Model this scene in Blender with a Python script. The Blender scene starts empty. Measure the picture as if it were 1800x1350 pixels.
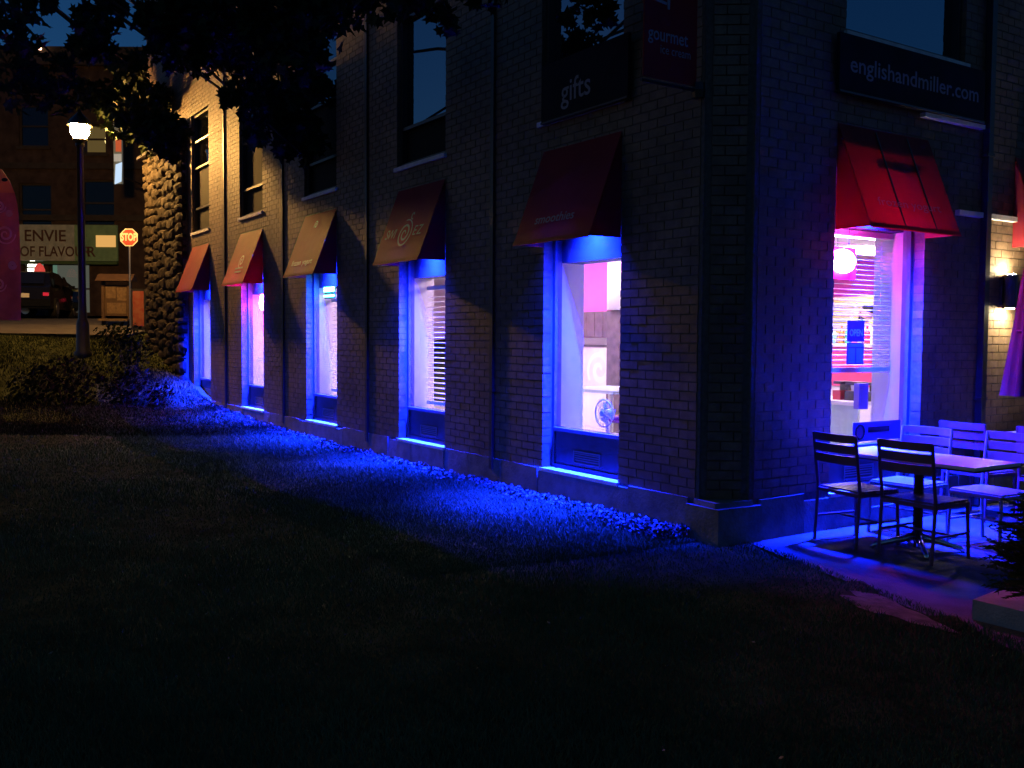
import bpy, math, random
import numpy as np
from mathutils import Vector, Matrix
random.seed(7); rng = np.random.default_rng(7)
S = bpy.context.scene
C = S.collection

# ------------------------------------------------------------------ camera
CAM = Vector((5.4866, -5.6105, 1.6)); TH = math.pi - math.radians(33.9) + 0.0103
PITCH, ROLL = -0.0489, 0.0063
F0 = Vector((math.cos(TH), math.sin(TH), 0)); R0 = Vector((math.sin(TH), -math.cos(TH), 0)); U0 = Vector((0, 0, 1))
Fv = F0*math.cos(PITCH)+U0*math.sin(PITCH); Uv = -F0*math.sin(PITCH)+U0*math.cos(PITCH)
Rv = R0*math.cos(ROLL)+Uv*math.sin(ROLL); Uw = -R0*math.sin(ROLL)+Uv*math.cos(ROLL)
cd = bpy.data.cameras.new('camera'); cd.sensor_width = 36; cd.lens = 1693.12/1800*36; cd.clip_start = .05; cd.clip_end = 1500
co = bpy.data.objects.new('camera', cd); C.objects.link(co); S.camera = co
M = Matrix.Identity(4)
for i in range(3):
    M[i][0], M[i][1], M[i][2], M[i][3] = Rv[i], Uw[i], -Fv[i], CAM[i]
co.matrix_world = M

# ------------------------------------------------------------------ sky and exposure
W = bpy.data.worlds.new('World'); S.world = W; W.use_nodes = True
wn = W.node_tree; wn.nodes.clear()
sky = wn.nodes.new('ShaderNodeTexSky'); sky.sky_type = 'NISHITA'; sky.sun_disc = False
sky.sun_elevation = math.radians(1.2); sky.sun_rotation = math.radians(215); sky.altitude = 100
sky.air_density = 1.0; sky.dust_density = 0.3; sky.ozone_density = 5.0
bg = wn.nodes.new('ShaderNodeBackground'); bg.inputs['Strength'].default_value = 0.15
wo = wn.nodes.new('ShaderNodeOutputWorld')
wn.links.new(sky.outputs[0], bg.inputs[0]); wn.links.new(bg.outputs[0], wo.inputs[0])
S.view_settings.view_transform = 'Standard'; S.view_settings.look = 'None'
S.view_settings.exposure = 0; S.view_settings.gamma = 1; S.view_settings.use_curve_mapping = False
S.render.engine = 'CYCLES'
S.cycles.use_denoising = True
S.cycles.max_bounces = 8; S.cycles.transparent_max_bounces = 16
S.cycles.sample_clamp_indirect = 6; S.cycles.caustics_reflective = False; S.cycles.caustics_refractive = False
LED_POWER = 2000; LAMP_POWER = 1600; ROOM_POWER = 40

# ------------------------------------------------------------------ materials
def mat(name, col, rough=.6, spec=.5, metal=0, noise=0, scale=8, bump=0, bscale=40, col2=None, emit=None, estr=0):
    m = bpy.data.materials.new(name); m.use_nodes = True
    n = m.node_tree; b = n.nodes['Principled BSDF']
    b.inputs['Base Color'].default_value = (*col, 1); b.inputs['Roughness'].default_value = rough
    b.inputs['Specular IOR Level'].default_value = spec; b.inputs['Metallic'].default_value = metal
    g = None
    if noise or bump: g = n.nodes.new('ShaderNodeNewGeometry')
    if noise:
        t = n.nodes.new('ShaderNodeTexNoise'); t.inputs['Scale'].default_value = scale; t.inputs['Detail'].default_value = 5
        n.links.new(g.outputs['Position'], t.inputs['Vector'])
        r = n.nodes.new('ShaderNodeValToRGB'); r.color_ramp.elements[0].position = .3; r.color_ramp.elements[1].position = .7
        a = col2 if col2 else tuple(max(0, c*(1-noise)) for c in col)
        z = col if col2 else tuple(min(1, c*(1+noise)) for c in col)
        r.color_ramp.elements[0].color = (*a, 1); r.color_ramp.elements[1].color = (*z, 1)
        n.links.new(t.outputs['Fac'], r.inputs[0]); n.links.new(r.outputs[0], b.inputs['Base Color'])
    if bump:
        t2 = n.nodes.new('ShaderNodeTexNoise'); t2.inputs['Scale'].default_value = bscale; t2.inputs['Detail'].default_value = 4
        n.links.new(g.outputs['Position'], t2.inputs['Vector'])
        bp = n.nodes.new('ShaderNodeBump'); bp.inputs['Strength'].default_value = bump; bp.inputs['Distance'].default_value = .01
        n.links.new(t2.outputs['Fac'], bp.inputs['Height']); n.links.new(bp.outputs[0], b.inputs['Normal'])
    if emit:
        b.inputs['Emission Color'].default_value = (*emit, 1); b.inputs['Emission Strength'].default_value = estr
    return m

def brick_mat():
    m = mat('brick', (.2, .15, .11), .62, .45, noise=.01, scale=7, bump=.3, bscale=90)
    n = m.node_tree
    ramp = [x for x in n.nodes if x.type == 'VALTORGB'][0]
    ramp.color_ramp.elements[0].color = (.12, .077, .048, 1); ramp.color_ramp.elements[1].color = (.28, .186, .115, 1)
    g = [x for x in n.nodes if x.type == 'NEW_GEOMETRY'][0]; b = n.nodes['Principled BSDF']
    st_ = n.nodes.new('ShaderNodeTexNoise'); st_.inputs['Scale'].default_value = .9; st_.inputs['Detail'].default_value = 6; mr = n.nodes.new('ShaderNodeMapRange')
    mr.inputs[1].default_value = .35; mr.inputs[2].default_value = .62; mr.inputs[3].default_value = .55; mr.inputs[4].default_value = 1.08      # soot and weather stains
    mm = n.nodes.new('ShaderNodeMix'); mm.data_type = 'RGBA'; mm.blend_type = 'MULTIPLY'; mm.inputs[0].default_value = 1
    n.links.new(g.outputs['Position'], st_.inputs['Vector']); n.links.new(st_.outputs['Fac'], mr.inputs[0]); n.links.new(ramp.outputs[0], mm.inputs[6]); n.links.new(mr.outputs[0], mm.inputs[7]); n.links.new(mm.outputs[2], b.inputs['Base Color'])
    e = ramp.color_ramp.elements.new(.5); e.color = (.195, .128, .080, 1)
    t = [x for x in n.nodes if x.type == 'TEX_NOISE'][0]; t.inputs['Detail'].default_value = 8; t.inputs['Roughness'].default_value = .7
    return m

def fabric(name, col, trans, tf=.35, dirt=.15):
    m = mat(name, col, .64, .2, noise=dirt, scale=3, bump=.25, bscale=260)
    n = m.node_tree; b = n.nodes['Principled BSDF']; o = [x for x in n.nodes if x.type == 'OUTPUT_MATERIAL'][0]
    tr = n.nodes.new('ShaderNodeBsdfTranslucent'); tr.inputs[0].default_value = (*trans, 1)
    mx = n.nodes.new('ShaderNodeMixShader'); mx.inputs[0].default_value = tf
    n.links.new(b.outputs[0], mx.inputs[1]); n.links.new(tr.outputs[0], mx.inputs[2]); n.links.new(mx.outputs[0], o.inputs[0])
    return m

def glass(name, ior=1.5, tint=(.93, .95, .96)):
    m = bpy.data.materials.new(name); m.use_nodes = True; n = m.node_tree; n.nodes.clear()
    o = n.nodes.new('ShaderNodeOutputMaterial'); t = n.nodes.new('ShaderNodeBsdfTransparent'); t.inputs[0].default_value = (*tint, 1)
    g = n.nodes.new('ShaderNodeBsdfGlossy'); g.inputs['Roughness'].default_value = .02
    f = n.nodes.new('ShaderNodeFresnel'); f.inputs[0].default_value = ior; x = n.nodes.new('ShaderNodeMixShader')
    ge = n.nodes.new('ShaderNodeNewGeometry'); mr = n.nodes.new('ShaderNodeMapRange')      # same reflectance from either face of the sheet
    mr.inputs[3].default_value = ior; mr.inputs[4].default_value = 1/ior
    n.links.new(ge.outputs['Backfacing'], mr.inputs[0]); n.links.new(mr.outputs[0], f.inputs[0])
    n.links.new(f.outputs[0], x.inputs[0]); n.links.new(t.outputs[0], x.inputs[1]); n.links.new(g.outputs[0], x.inputs[2]); n.links.new(x.outputs[0], o.inputs[0])
    return m

def coated(name, ior, dark=(.006, .007, .009)):
    m = bpy.data.materials.new(name); m.use_nodes = True; n = m.node_tree; n.nodes.clear()
    o = n.nodes.new('ShaderNodeOutputMaterial'); t = n.nodes.new('ShaderNodeBsdfDiffuse'); t.inputs[0].default_value = (*dark, 1)
    g = n.nodes.new('ShaderNodeBsdfGlossy'); g.inputs['Roughness'].default_value = .015; g.inputs[0].default_value = (.8, .9, 1, 1)
    f = n.nodes.new('ShaderNodeFresnel'); f.inputs[0].default_value = ior; x = n.nodes.new('ShaderNodeMixShader')
    n.links.new(f.outputs[0], x.inputs[0]); n.links.new(t.outputs[0], x.inputs[1]); n.links.new(g.outputs[0], x.inputs[2]); n.links.new(x.outputs[0], o.inputs[0])
    return m

def emis(name, col, s):
    m = bpy.data.materials.new(name); m.use_nodes = True; n = m.node_tree; n.nodes.clear()
    o = n.nodes.new('ShaderNodeOutputMaterial'); e = n.nodes.new('ShaderNodeEmission'); e.inputs[0].default_value = (*col, 1); e.inputs[1].default_value = s
    n.links.new(e.outputs[0], o.inputs[0]); return m

MT = dict(
 bankgrass=mat('dimmed_bank_grass', (.022, .030, .014), .9, 0, noise=.5, scale=1.2, col2=(.012, .014, .007)),  # darkened copy of the grass colour, shades the bank near the lamp
 header=mat('header_panel_grey', (.09, .085, .10), .6, .3, noise=.15, scale=5),
 brick=brick_mat(), mortar=mat('mortar', (.125, .108, .092), .9, .2, noise=.25, scale=30),
 stone=mat('fieldstone', (.034, .026, .018), .85, .15, noise=.6, scale=4, bump=.7, bscale=30),
 plinth=mat('plinth_stone', (.20, .185, .165), .85, .3, noise=.3, scale=6, bump=.8, bscale=35),
 sill=mat('sill_stone', (.72, .71, .70), .7, .4, noise=.15, scale=9, bump=.3, bscale=60),
 frame=mat('dark_metal_frame', (.035, .033, .034), .4, .5, noise=.2, scale=10),
 wframe=mat('shop_window_frame', (.11, .11, .12), .4, .5, noise=.15, scale=10),
 kick=mat('kick_panel', (.05, .048, .055), .5, .5, noise=.25, scale=8),
 vent=mat('vent_metal', (.25, .25, .27), .45, .5), pipe=mat('downspout_metal', (.03, .026, .024), .45, .5, noise=.3, scale=5),
 white=mat('white_drywall', (.78, .77, .76), .7, .3, noise=.04, scale=2), magenta=mat('magenta_wall', (.72, .10, .50), .6, .3, noise=.05, scale=2),
 tile=mat('dark_wall_tile', (.10, .075, .085), .3, .5, noise=.35, scale=9), floor=mat('shop_floor', (.38, .46, .44), .35, .5, noise=.15, scale=4),
 awn=fabric('red_awning_canvas', (.27, .022, .03), (.70, .022, .12), .24), print=mat('white_print', (.55, .50, .48), .6, .3, noise=.12, scale=40),
 sprint=mat('grey_print', (.30, .29, .30), .6, .3, noise=.12, scale=40),
 navy=mat('navy_sign_board', (.014, .014, .021), .75, .15, noise=.25, scale=5), banner=fabric('red_banner_vinyl', (.30, .016, .022), (.4, .01, .02), .2),
 led=emis('blue_led', (.012, .045, 1), LED_POWER), pink=emis('pink_neon', (1, .05, .66), 320), cyan=emis('cyan_neon', (.08, .75, 1), 40),
 glass=glass('window_glass', 1.32), uglass=coated('upper_window_glass', 3.6), darkpane=mat('dark_panel_and_reflection', (.012, .013, .013), .8, .2, noise=.2, scale=20),  # last one: matte dark for bottom panels and painted dark reflections
 slat=mat('blind_slat_white', (.75, .74, .74), .5, .4), sodium=emis('sodium_globe', (1, .50, .12), LAMP_POWER), warm=emis('warm_white_lamp', (1, .82, .48), 1000),
 panel=emis('ceiling_panel', (1, .72, .94), ROOM_POWER), pinkpanel=emis('pink_ceiling_panel', (1, .28, .78), ROOM_POWER*1.2),
 black=mat('black_paint', (.012, .012, .013), .35, .5, noise=.2, scale=8), steel=mat('brushed_steel', (.5, .5, .5), .3, .5, metal=1), chrome=mat('chrome', (.75, .75, .75), .14, .5, metal=1),
 chair=mat('maroon_chair_paint', (.15, .05, .09), .38, .5, noise=.15, scale=12), pchair=mat('grey_chair_paint', (.25, .24, .28), .38, .5, noise=.12, scale=12),
 tabletop=mat('pale_laminate', (.72, .71, .70), .3, .5, noise=.06, scale=14),
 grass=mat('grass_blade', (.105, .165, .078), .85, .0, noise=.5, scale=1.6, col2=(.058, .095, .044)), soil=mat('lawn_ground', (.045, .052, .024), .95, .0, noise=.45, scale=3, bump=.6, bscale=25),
 mulch=mat('mulch', (.08, .085, .07), .8, .3, noise=.5, scale=14), patio=mat('patio_concrete', (.07, .067, .064), .8, .3, noise=.5, scale=3, bump=.5, bscale=120),
 slab=mat('paving_slab', (.32, .30, .28), .8, .3, noise=.15, scale=8, bump=.4, bscale=70), road=mat('asphalt', (.055, .052, .048), .85, .3, noise=.3, scale=4, bump=.5, bscale=80),
 walk=mat('sidewalk_concrete', (.09, .08, .07), .85, .3, noise=.2, scale=3, bump=.3, bscale=50),
 leaf=mat('maple_leaf', (.022, .034, .013), .7, .08, noise=.4, scale=5), bark=mat('bark', (.06, .045, .032), .9, .2, noise=.4, scale=9, bump=.9, bscale=30),
 shrub=mat('shrub_leaf', (.012, .017, .008), .8, .05, noise=.5, scale=8), conifer=mat('conifer_leaf', (.09, .10, .028), .6, .3, noise=.4, scale=9),
 umb=fabric('burgundy_umbrella_cloth', (.12, .035, .045), (.16, .04, .05), .2),
)

# ------------------------------------------------------------------ mesh helpers
class MB:
    def __init__(s): s.v = []; s.f = []
    def add(s, vs, fs):
        o = len(s.v); s.v += [tuple(v) for v in vs]; s.f += [tuple(i+o for i in f) for f in fs]; return s
    def box(s, x0, x1, y0, y1, z0, z1):
        return s.hexa([(x0,y0,z0),(x1,y0,z0),(x1,y1,z0),(x0,y1,z0),(x0,y0,z1),(x1,y0,z1),(x1,y1,z1),(x0,y1,z1)])
    def hexa(s, p):
        return s.add(p, [(0,3,2,1),(4,5,6,7),(0,1,5,4),(1,2,6,5),(2,3,7,6),(3,0,4,7)])
    def prism(s, poly, d):
        n = len(poly); d = Vector(d); b = [Vector(p) for p in poly]
        return s.add(b+[p+d for p in b], [tuple(range(n))[::-1], tuple(range(n, 2*n))]+[(i,(i+1)%n,(i+1)%n+n,i+n) for i in range(n)])
    def tube(s, pts, r, n=8, cap=True, closed=False):
        pts = [Vector(p) for p in pts]; rs = r if isinstance(r, (list, tuple)) else [r]*len(pts); base = len(s.v); N = len(pts)
        for i, p in enumerate(pts):
            if closed: t = pts[(i+1)%N]-pts[i-1]
            else: t = pts[min(i+1,N-1)]-pts[max(i-1,0)]
            t.normalize(); a = Vector((0,0,1)) if abs(t.z) < .9 else Vector((1,0,0)); u = t.cross(a).normalized(); w = t.cross(u)
            for k in range(n):
                an = 2*math.pi*k/n; s.v.append(tuple(p+(u*math.cos(an)+w*math.sin(an))*rs[i]))
        for i in range(N if closed else N-1):
            j = (i+1)%N
            for k in range(n): s.f.append((base+i*n+k, base+i*n+(k+1)%n, base+j*n+(k+1)%n, base+j*n+k))
        if cap and not closed:
            s.f.append(tuple(base+k for k in range(n))[::-1]); s.f.append(tuple(base+(N-1)*n+k for k in range(n)))
        return s
    def bar(s, a, b, w, h=None):
        h = h or w; a, b = Vector(a), Vector(b); t = (b-a).normalized(); q = Vector((0,0,1)) if abs(t.z) < .9 else Vector((1,0,0))
        u = t.cross(q).normalized()*w/2; v = t.cross(u).normalized()*h/2
        return s.hexa([a-u-v,a+u-v,a+u+v,a-u+v,b-u-v,b+u-v,b+u+v,b-u+v])
    def lathe(s, prof, cx=0, cy=0, n=16):
        base = len(s.v)
        for r, z in prof:
            for k in range(n): a = 2*math.pi*k/n; s.v.append((cx+r*math.cos(a), cy+r*math.sin(a), z))
        for i in range(len(prof)-1):
            for k in range(n): s.f.append((base+i*n+k, base+i*n+(k+1)%n, base+(i+1)*n+(k+1)%n, base+(i+1)*n+k))
        s.f.append(tuple(base+k for k in range(n))[::-1]); s.f.append(tuple(base+(len(prof)-1)*n+k for k in range(n)))
        return s
    def ell(s, c, r, n=12, m=8):
        base = len(s.v)
        for i in range(m+1):
            ph = -math.pi/2+math.pi*i/m
            for k in range(n):
                a = 2*math.pi*k/n; s.v.append((c[0]+r[0]*math.cos(ph)*math.cos(a), c[1]+r[1]*math.cos(ph)*math.sin(a), c[2]+r[2]*math.sin(ph)))
        for i in range(m):
            for k in range(n): s.f.append((base+i*n+k, base+i*n+(k+1)%n, base+(i+1)*n+(k+1)%n, base+(i+1)*n+k))
        return s
    def xf(s, fn): s.v = [tuple(fn(Vector(v))) for v in s.v]; return s
    def mesh(s, name, m, smooth=False):
        me = bpy.data.meshes.new(name); me.from_pydata(s.v, [], s.f); me.materials.append(m)
        if smooth: me.polygons.foreach_set('use_smooth', [True]*len(me.polygons))
        me.update(); return me
    def build(s, name, m, parent=None, smooth=False):
        o = bpy.data.objects.new(name, s.mesh(name, m, smooth)); C.objects.link(o); o.parent = parent; return o
def box(name, b, m, parent=None): return MB().box(*b).build(name, m, parent)
def tag(o, label=None, cat=None, group=None, kind=None):
    if label: o['label'] = label
    if cat: o['category'] = cat
    if group: o['group'] = group
    if kind: o['kind'] = kind
    return o
def thing(name, label, cat, loc=(0,0,0), rz=0, group=None):
    o = bpy.data.objects.new(name, None); o.empty_display_size = .1; C.objects.link(o); o.location = loc; o.rotation_euler = (0,0,rz)
    return tag(o, label, cat, group)
def kids(o): return [c for c in C.objects if c.parent == o]
def dup(o, loc, rz=0, label=None):
    def cp(x, par):
        c = x.copy(); C.objects.link(c)
        if par: c.parent = par
        for k in ch.get(x.name, []): cp(k, c)
        return c
    ch = {}
    for x in C.objects:
        if x.parent: ch.setdefault(x.parent.name, []).append(x)
    r = cp(o, None); r.location = loc; r.rotation_euler = (0,0,rz)
    if label: r['label'] = label
    return r
def text(name, s, size, m, parent, origin, right, up, width=None, bold=0, shear=0, depth=.004):
    cu = bpy.data.curves.new('t', 'FONT'); cu.body = s; cu.size = 1; cu.align_x = 'CENTER'; cu.align_y = 'CENTER'; cu.offset = bold; cu.shear = shear; cu.resolution_u = 3
    ob = bpy.data.objects.new('t', cu); C.objects.link(ob); bpy.context.view_layer.update()
    me = bpy.data.meshes.new_from_object(ob.evaluated_get(bpy.context.evaluated_depsgraph_get())); bpy.data.objects.remove(ob)
    vs = [v.co.copy() for v in me.vertices]; fs = [tuple(p.vertices) for p in me.polygons]
    xs = [v.x for v in vs]; w = max(xs)-min(xs); k = (width/w) if width else size
    right, up = Vector(right).normalized(), Vector(up).normalized(); nrm = right.cross(up); o = Vector(origin)
    cx = (max(xs)+min(xs))/2
    f = MB().add([o+right*(v.x-cx)*k+up*v.y*size for v in vs], fs)
    f.v = [tuple(Vector(q)+nrm*.0) for q in f.v]
    return f.build(name, m, parent)
def numpy_mesh(name, V, Fc, m, parent=None):
    me = bpy.data.meshes.new(name); k = Fc.shape[1]
    me.vertices.add(len(V)); me.vertices.foreach_set('co', V.astype(np.float32).ravel())
    me.loops.add(Fc.size); me.loops.foreach_set('vertex_index', Fc.astype(np.int32).ravel())
    me.polygons.add(len(Fc)); me.polygons.foreach_set('loop_start', np.arange(0, Fc.size, k, dtype=np.int32))
    me.polygons.foreach_set('loop_total', np.full(len(Fc), k, np.int32)); me.materials.append(m); me.update(calc_edges=True); me.validate(); me.shade_flat()
    o = bpy.data.objects.new(name, me); C.objects.link(o); o.parent = parent; return o

# street frame: x across the street view, y away along it, from the lawn corner
def st(sx, sy, z=0): p = CAM+R0*sx+F0*sy; return Vector((p.x, p.y, z))
SRZ = TH-math.pi/2
KX = [-50, 0, 14, 17, 19, 20, 21, 22.5, 24, 27, 30, 38, 60, 600]; KZ = [0, 0, 0, .08, .2, .35, .7, 1.2, 1.55, 1.85, 2.05, 2.2, 2.4, 3]
def gh(x, y):
    sy = (x-CAM.x)*F0.x+(y-CAM.y)*F0.y
    return np.interp(sy, KX, KZ)

# ------------------------------------------------------------------ ground
sxs = np.concatenate([np.linspace(-320, -42, 10), np.linspace(-40, 20, 240), np.linspace(24, 320, 10)])
sys_ = np.concatenate([np.linspace(-200, -5, 6), np.linspace(0, 45, 220), np.linspace(55, 700, 10)])
GX, GY = np.meshgrid(sxs, sys_)
PX = CAM.x+R0.x*GX+F0.x*GY; PY = CAM.y+R0.y*GX+F0.y*GY
bumpy = np.where((GY > 1) & (GY < 40), .025*np.sin(GX*2.1+GY*1.3)*np.sin(GY*.9-GX*.7), 0)
PZ = np.interp(GY, KX, KZ)+bumpy-.02
PAT = lambda x, y: (x > -.3) & (y > .40-.27*np.maximum(x, 0))
fade = np.clip((PX+1.2)/.9, 0, 1)*np.clip((PY+2.2)/1.0, 0, 1)
PZ = PZ*(1-fade)+(-.068)*fade
PZ = np.where(PAT(PX, PY), -.12, PZ)
nx, ny = len(sxs), len(sys_)
idx = np.arange(nx*ny).reshape(ny, nx)
Q = np.stack([idx[:-1,:-1], idx[:-1,1:], idx[1:,1:], idx[1:,:-1]], -1).reshape(-1, 4)
lawn = numpy_mesh('lawn', np.stack([PX, PY, PZ], -1).reshape(-1, 3), Q, MT['soil']); tag(lawn, kind='structure')
# patio slab with a straight edge against the lawn
pt = MB(); pe = [(-.02, .32), (.55, .14), (1.25, -.06), (1.9, -.28), (2.6, -.5), (3.4, -.74), (5.2, -1.2), (5.2, 9), (-.02, 9)]
pt.prism([(x, y, -.35) for x, y in pe], (0, 0, .28)); tag(pt.build('patio', MT['patio']), kind='structure')
# road and pavement beyond the lawn
def strip(name, sy0, sy1, m, lift, x0=-70, x1=-6, slant=0):
    b = MB(); n = 40
    for i in range(n+1):
        sx = x0+(x1-x0)*i/n
        for sy in np.linspace(sy0+slant*(sx+13)/10, sy1, 9):
            p = st(sx, sy); b.v.append((p.x, p.y, float(gh(p.x, p.y))+lift))
    for i in range(n):
        for k in range(8): a = i*9+k; b.f.append((a, a+9, a+10, a+1))
    return tag(b.build(name, m), kind='structure')
strip('pavement', 24.2, 26.6, MT['walk'], .05, slant=-1.0, x1=-9.5)
strip('road', 26.7, 35.2, MT['road'], .03)
strip('far_pavement', 35.3, 38.2, MT['walk'], .12)

# ------------------------------------------------------------------ shop building
B = thing('shop_building', 'brick corner shop building with blue lit display windows and a fieldstone end bay', 'building', (0,0,0))
XR = [-1.2771-3.2265*(4-i) for i in range(5)]; WW = 1.209
ZS, ZH, ZU0, ZU1 = .2785, 3.05, 3.75, 6.2
XEND, XCH, YCH = -15.75, -.25, .33
BY0, BY1 = 1.331, 2.629
LOWA = [(x-WW, x) for x in XR]; UPA = [(x-WW-.06, x) for x in XR]
openA = [(a, b, ZS-.03, ZH) for a, b in LOWA]+[(a, b, ZU0-.05, ZU1) for a, b in UPA]
BUP = (1.42, 3.2)
openB = [(BY0, BY1, .245-.03, 3.05), (BUP[0], BUP[1], 4.25, 6.2), (4.75, 6.3, .245-.03, 3.05)]
def cells(u0, u1, z0, z1, ops):
    us = sorted({u0, u1, *[o[0] for o in ops], *[o[1] for o in ops]}); zs = sorted({z0, z1, *[o[2] for o in ops], *[o[3] for o in ops]})
    for a, b in zip(us, us[1:]):
        run = None
        for c, d in zip(zs, zs[1:]):
            hole = any(o[0] <= a+1e-6 and b <= o[1]+1e-6 and o[2] <= c+1e-6 and d <= o[3]+1e-6 for o in ops)
            if hole:
                if run: yield (a, b, *run); run = None
            else: run = (run[0], d) if run else (c, d)
        if run: yield (a, b, *run)
wl = MB()
for a, b, c, d in cells(-19.4, XCH, -.3, 9.8, openA): wl.box(a, b, .007, .30, c, d)
for a, b, c, d in cells(YCH, 9, -.3, 9.8, openB): wl.box(-.30, -.0045, a, b, c, d)
wl.prism([(XCH, .03, -.3), (-.03, YCH, -.3), (-.3, YCH, -.3), (XCH, .3, -.3)], (0, 0, 10.1))
wl.box(-19.4, -19.1, .3, 9, -.3, 9.8); wl.box(-19.4, 0, 8.7, 9, -.3, 9.8)
wl.build('wall', MT['mortar'], B)
box('roof', (-19.4, -.014, .014, 9, 9.8, 9.95), MT['mortar'], B)

def brick_list(u0, u1, z0, z1, ops):
    out = []; H, L, J = .08, .215, .01; n = int((z1-z0)/H)
    for r in range(n):
        a = z0+r*H; b = a+H-J; zc = (a+b)/2; segs = [(u0, u1)]
        for o in ops:
            if o[2] < zc < o[3]:
                ns = []
                for s, e in segs:
                    if o[1] <= s or o[0] >= e: ns.append((s, e)); continue
                    if o[0] > s: ns.append((s, o[0]))
                    if o[1] < e: ns.append((o[1], e))
                segs = ns
        for s, e in segs:
            off = (r % 2)*L/2+u0
            cuts = [off+k*L for k in range(math.floor((s-off)/L), math.ceil((e-off)/L)+1)]
            cuts = [s]+[c for c in cuts if s+.055 < c < e-.055]+[e]
            for i in range(len(cuts)-1):
                p, q = cuts[i], cuts[i+1]-(J if i < len(cuts)-2 else 0)
                if i == 0: p += random.uniform(-.005, .003)
                if i == len(cuts)-2: q += random.uniform(-.003, .005)
                out.append((p, q, a, b))
    return out
unit = MB().box(-.5, .5, -.5, .5, -.5, .5).mesh('brick', MT['brick'])
recs = []      # (center, size, rotz)
for p, q, a, b in brick_list(XEND, XCH-.04, .28, 6.9, openA):
    j = random.gauss(0, .00035); recs.append((((p+q)/2, .05+j, (a+b)/2), (q-p, .10, b-a), 0))
for p, q, a, b in brick_list(-19.35, XEND, 5.86, 6.86, [])+brick_list(-19.35, -9, 6.9, 9.7, []):
    j = random.gauss(0, .00035); recs.append((((p+q)/2, .05+j, (a+b)/2), (q-p, .10, b-a), 0))
for p, q, a, b in brick_list(YCH+.05, 7, .28, 6.2, openB):
    j = random.gauss(0, .00035); recs.append(((-.05+j, (p+q)/2, (a+b)/2), (.10, q-p, b-a), 0))
ca, cb = Vector((XCH, 0, 0)), Vector((0, YCH, 0)); cdir = (cb-ca).normalized(); cn = Vector((cdir.y, -cdir.x, 0)); clen = (cb-ca).length
crz = math.atan2(cdir.y, cdir.x)
for p, q, a, b in brick_list(.07, clen-.07, .28, 6.9, []):
    c = ca+cdir*(p+q)/2-cn*(.055+random.gauss(0, .00035)); recs.append(((c.x, c.y, (a+b)/2), (q-p, .10, b-a), crz))
def imgsize(c):
    d = Vector(c)-CAM; f = d.dot(Fv)
    u, v = 900+1693*d.dot(Rv)/f, 675-1693*d.dot(Uw)/f
    return (0 < u < 1800 and 0 < v < 1350), f
keyed = []
for i, (c, s, r) in enumerate(recs):
    vis, f = imgsize(c)
    w = max(s[0], s[1]); along = (Vector((math.cos(r), math.sin(r), 0)) if s[0] >= s[1] else Vector((0, 1, 0)))
    side = abs(along.dot(R0)); keyed.append((-(w*side*s[2]/(f*f)) if vis else 1, i))
keyed.sort(); big = {i for _, i in keyed[:300]}
for i in big:
    c, s, r = recs[i]; o = bpy.data.objects.new('brick', unit); C.objects.link(o); o.parent = B; o.location = c; o.scale = s; o.rotation_euler = (0, 0, r)
rest = [recs[i] for i in range(len(recs)) if i not in big]
cube = np.array([(-.5,-.5,-.5),(.5,-.5,-.5),(.5,.5,-.5),(-.5,.5,-.5),(-.5,-.5,.5),(.5,-.5,.5),(.5,.5,.5),(-.5,.5,.5)])
cf = np.array([(0,3,2,1),(4,5,6,7),(0,1,5,4),(1,2,6,5),(2,3,7,6),(3,0,4,7)])
def many_boxes(name, recs, m, parent):
    c = np.array([r[0] for r in recs]); s = np.array([r[1] for r in recs]); a = np.array([r[2] for r in recs])
    P = cube[None]*s[:, None, :]; x = P[..., 0]*np.cos(a)[:, None]-P[..., 1]*np.sin(a)[:, None]; y = P[..., 0]*np.sin(a)[:, None]+P[..., 1]*np.cos(a)[:, None]
    V = np.stack([x, y, P[..., 2]], -1)+c[:, None, :]; Fx = cf[None]+(np.arange(len(recs))*8)[:, None, None]
    return numpy_mesh(name, V.reshape(-1, 3), Fx.reshape(-1, 4), m, parent)
tag(many_boxes('brickwork', rest, MT['brick'], B), kind='stuff')

# plinth: rough stone blocks, each its own piece
def plinth_stone(x0, x1, y0, y1, z0, z1):
    b = MB().box(x0, x1, y0, y1, z0, z1); b.xf(lambda v: v+Vector((random.uniform(-.006, .006), random.uniform(-.008, .008), random.uniform(-.004, .004)))); b.build('plinth_stone', MT['plinth'], B)
x = -.36
while x > -15.7:
    w = random.uniform(.55, .95); plinth_stone(max(x-w, -15.76)+.008, x, -.018, .05, -.4, ZS-.032 if any(a-.02 < x-w/2 < b+.02 for a, b in LOWA) else .272); x -= w
y = .44
while y < 7:
    w = random.uniform(.55, .95); plinth_stone(-.05, .018, y, y+w-.008, -.4, .21 if BY0-.3 < y+w/2 < BY1+.3 else .272); y += w
cs = MB().prism([(-.35, -.05, -.4), (.03, -.05, -.4), (.05, .43, -.4), (-.1, .43, -.4), (-.35, .1, -.4)], (0, 0, .63))
cs.build('corner_stone', MT['plinth'], B)
MB().prism([(-.29, -.012, .23), (-.02, -.035, .23), (.015, .36, .23), (-.1, .36, .23), (-.29, .1, .23)], (0, 0, .045)).build('corner_stone', MT['plinth'], B)

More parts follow.
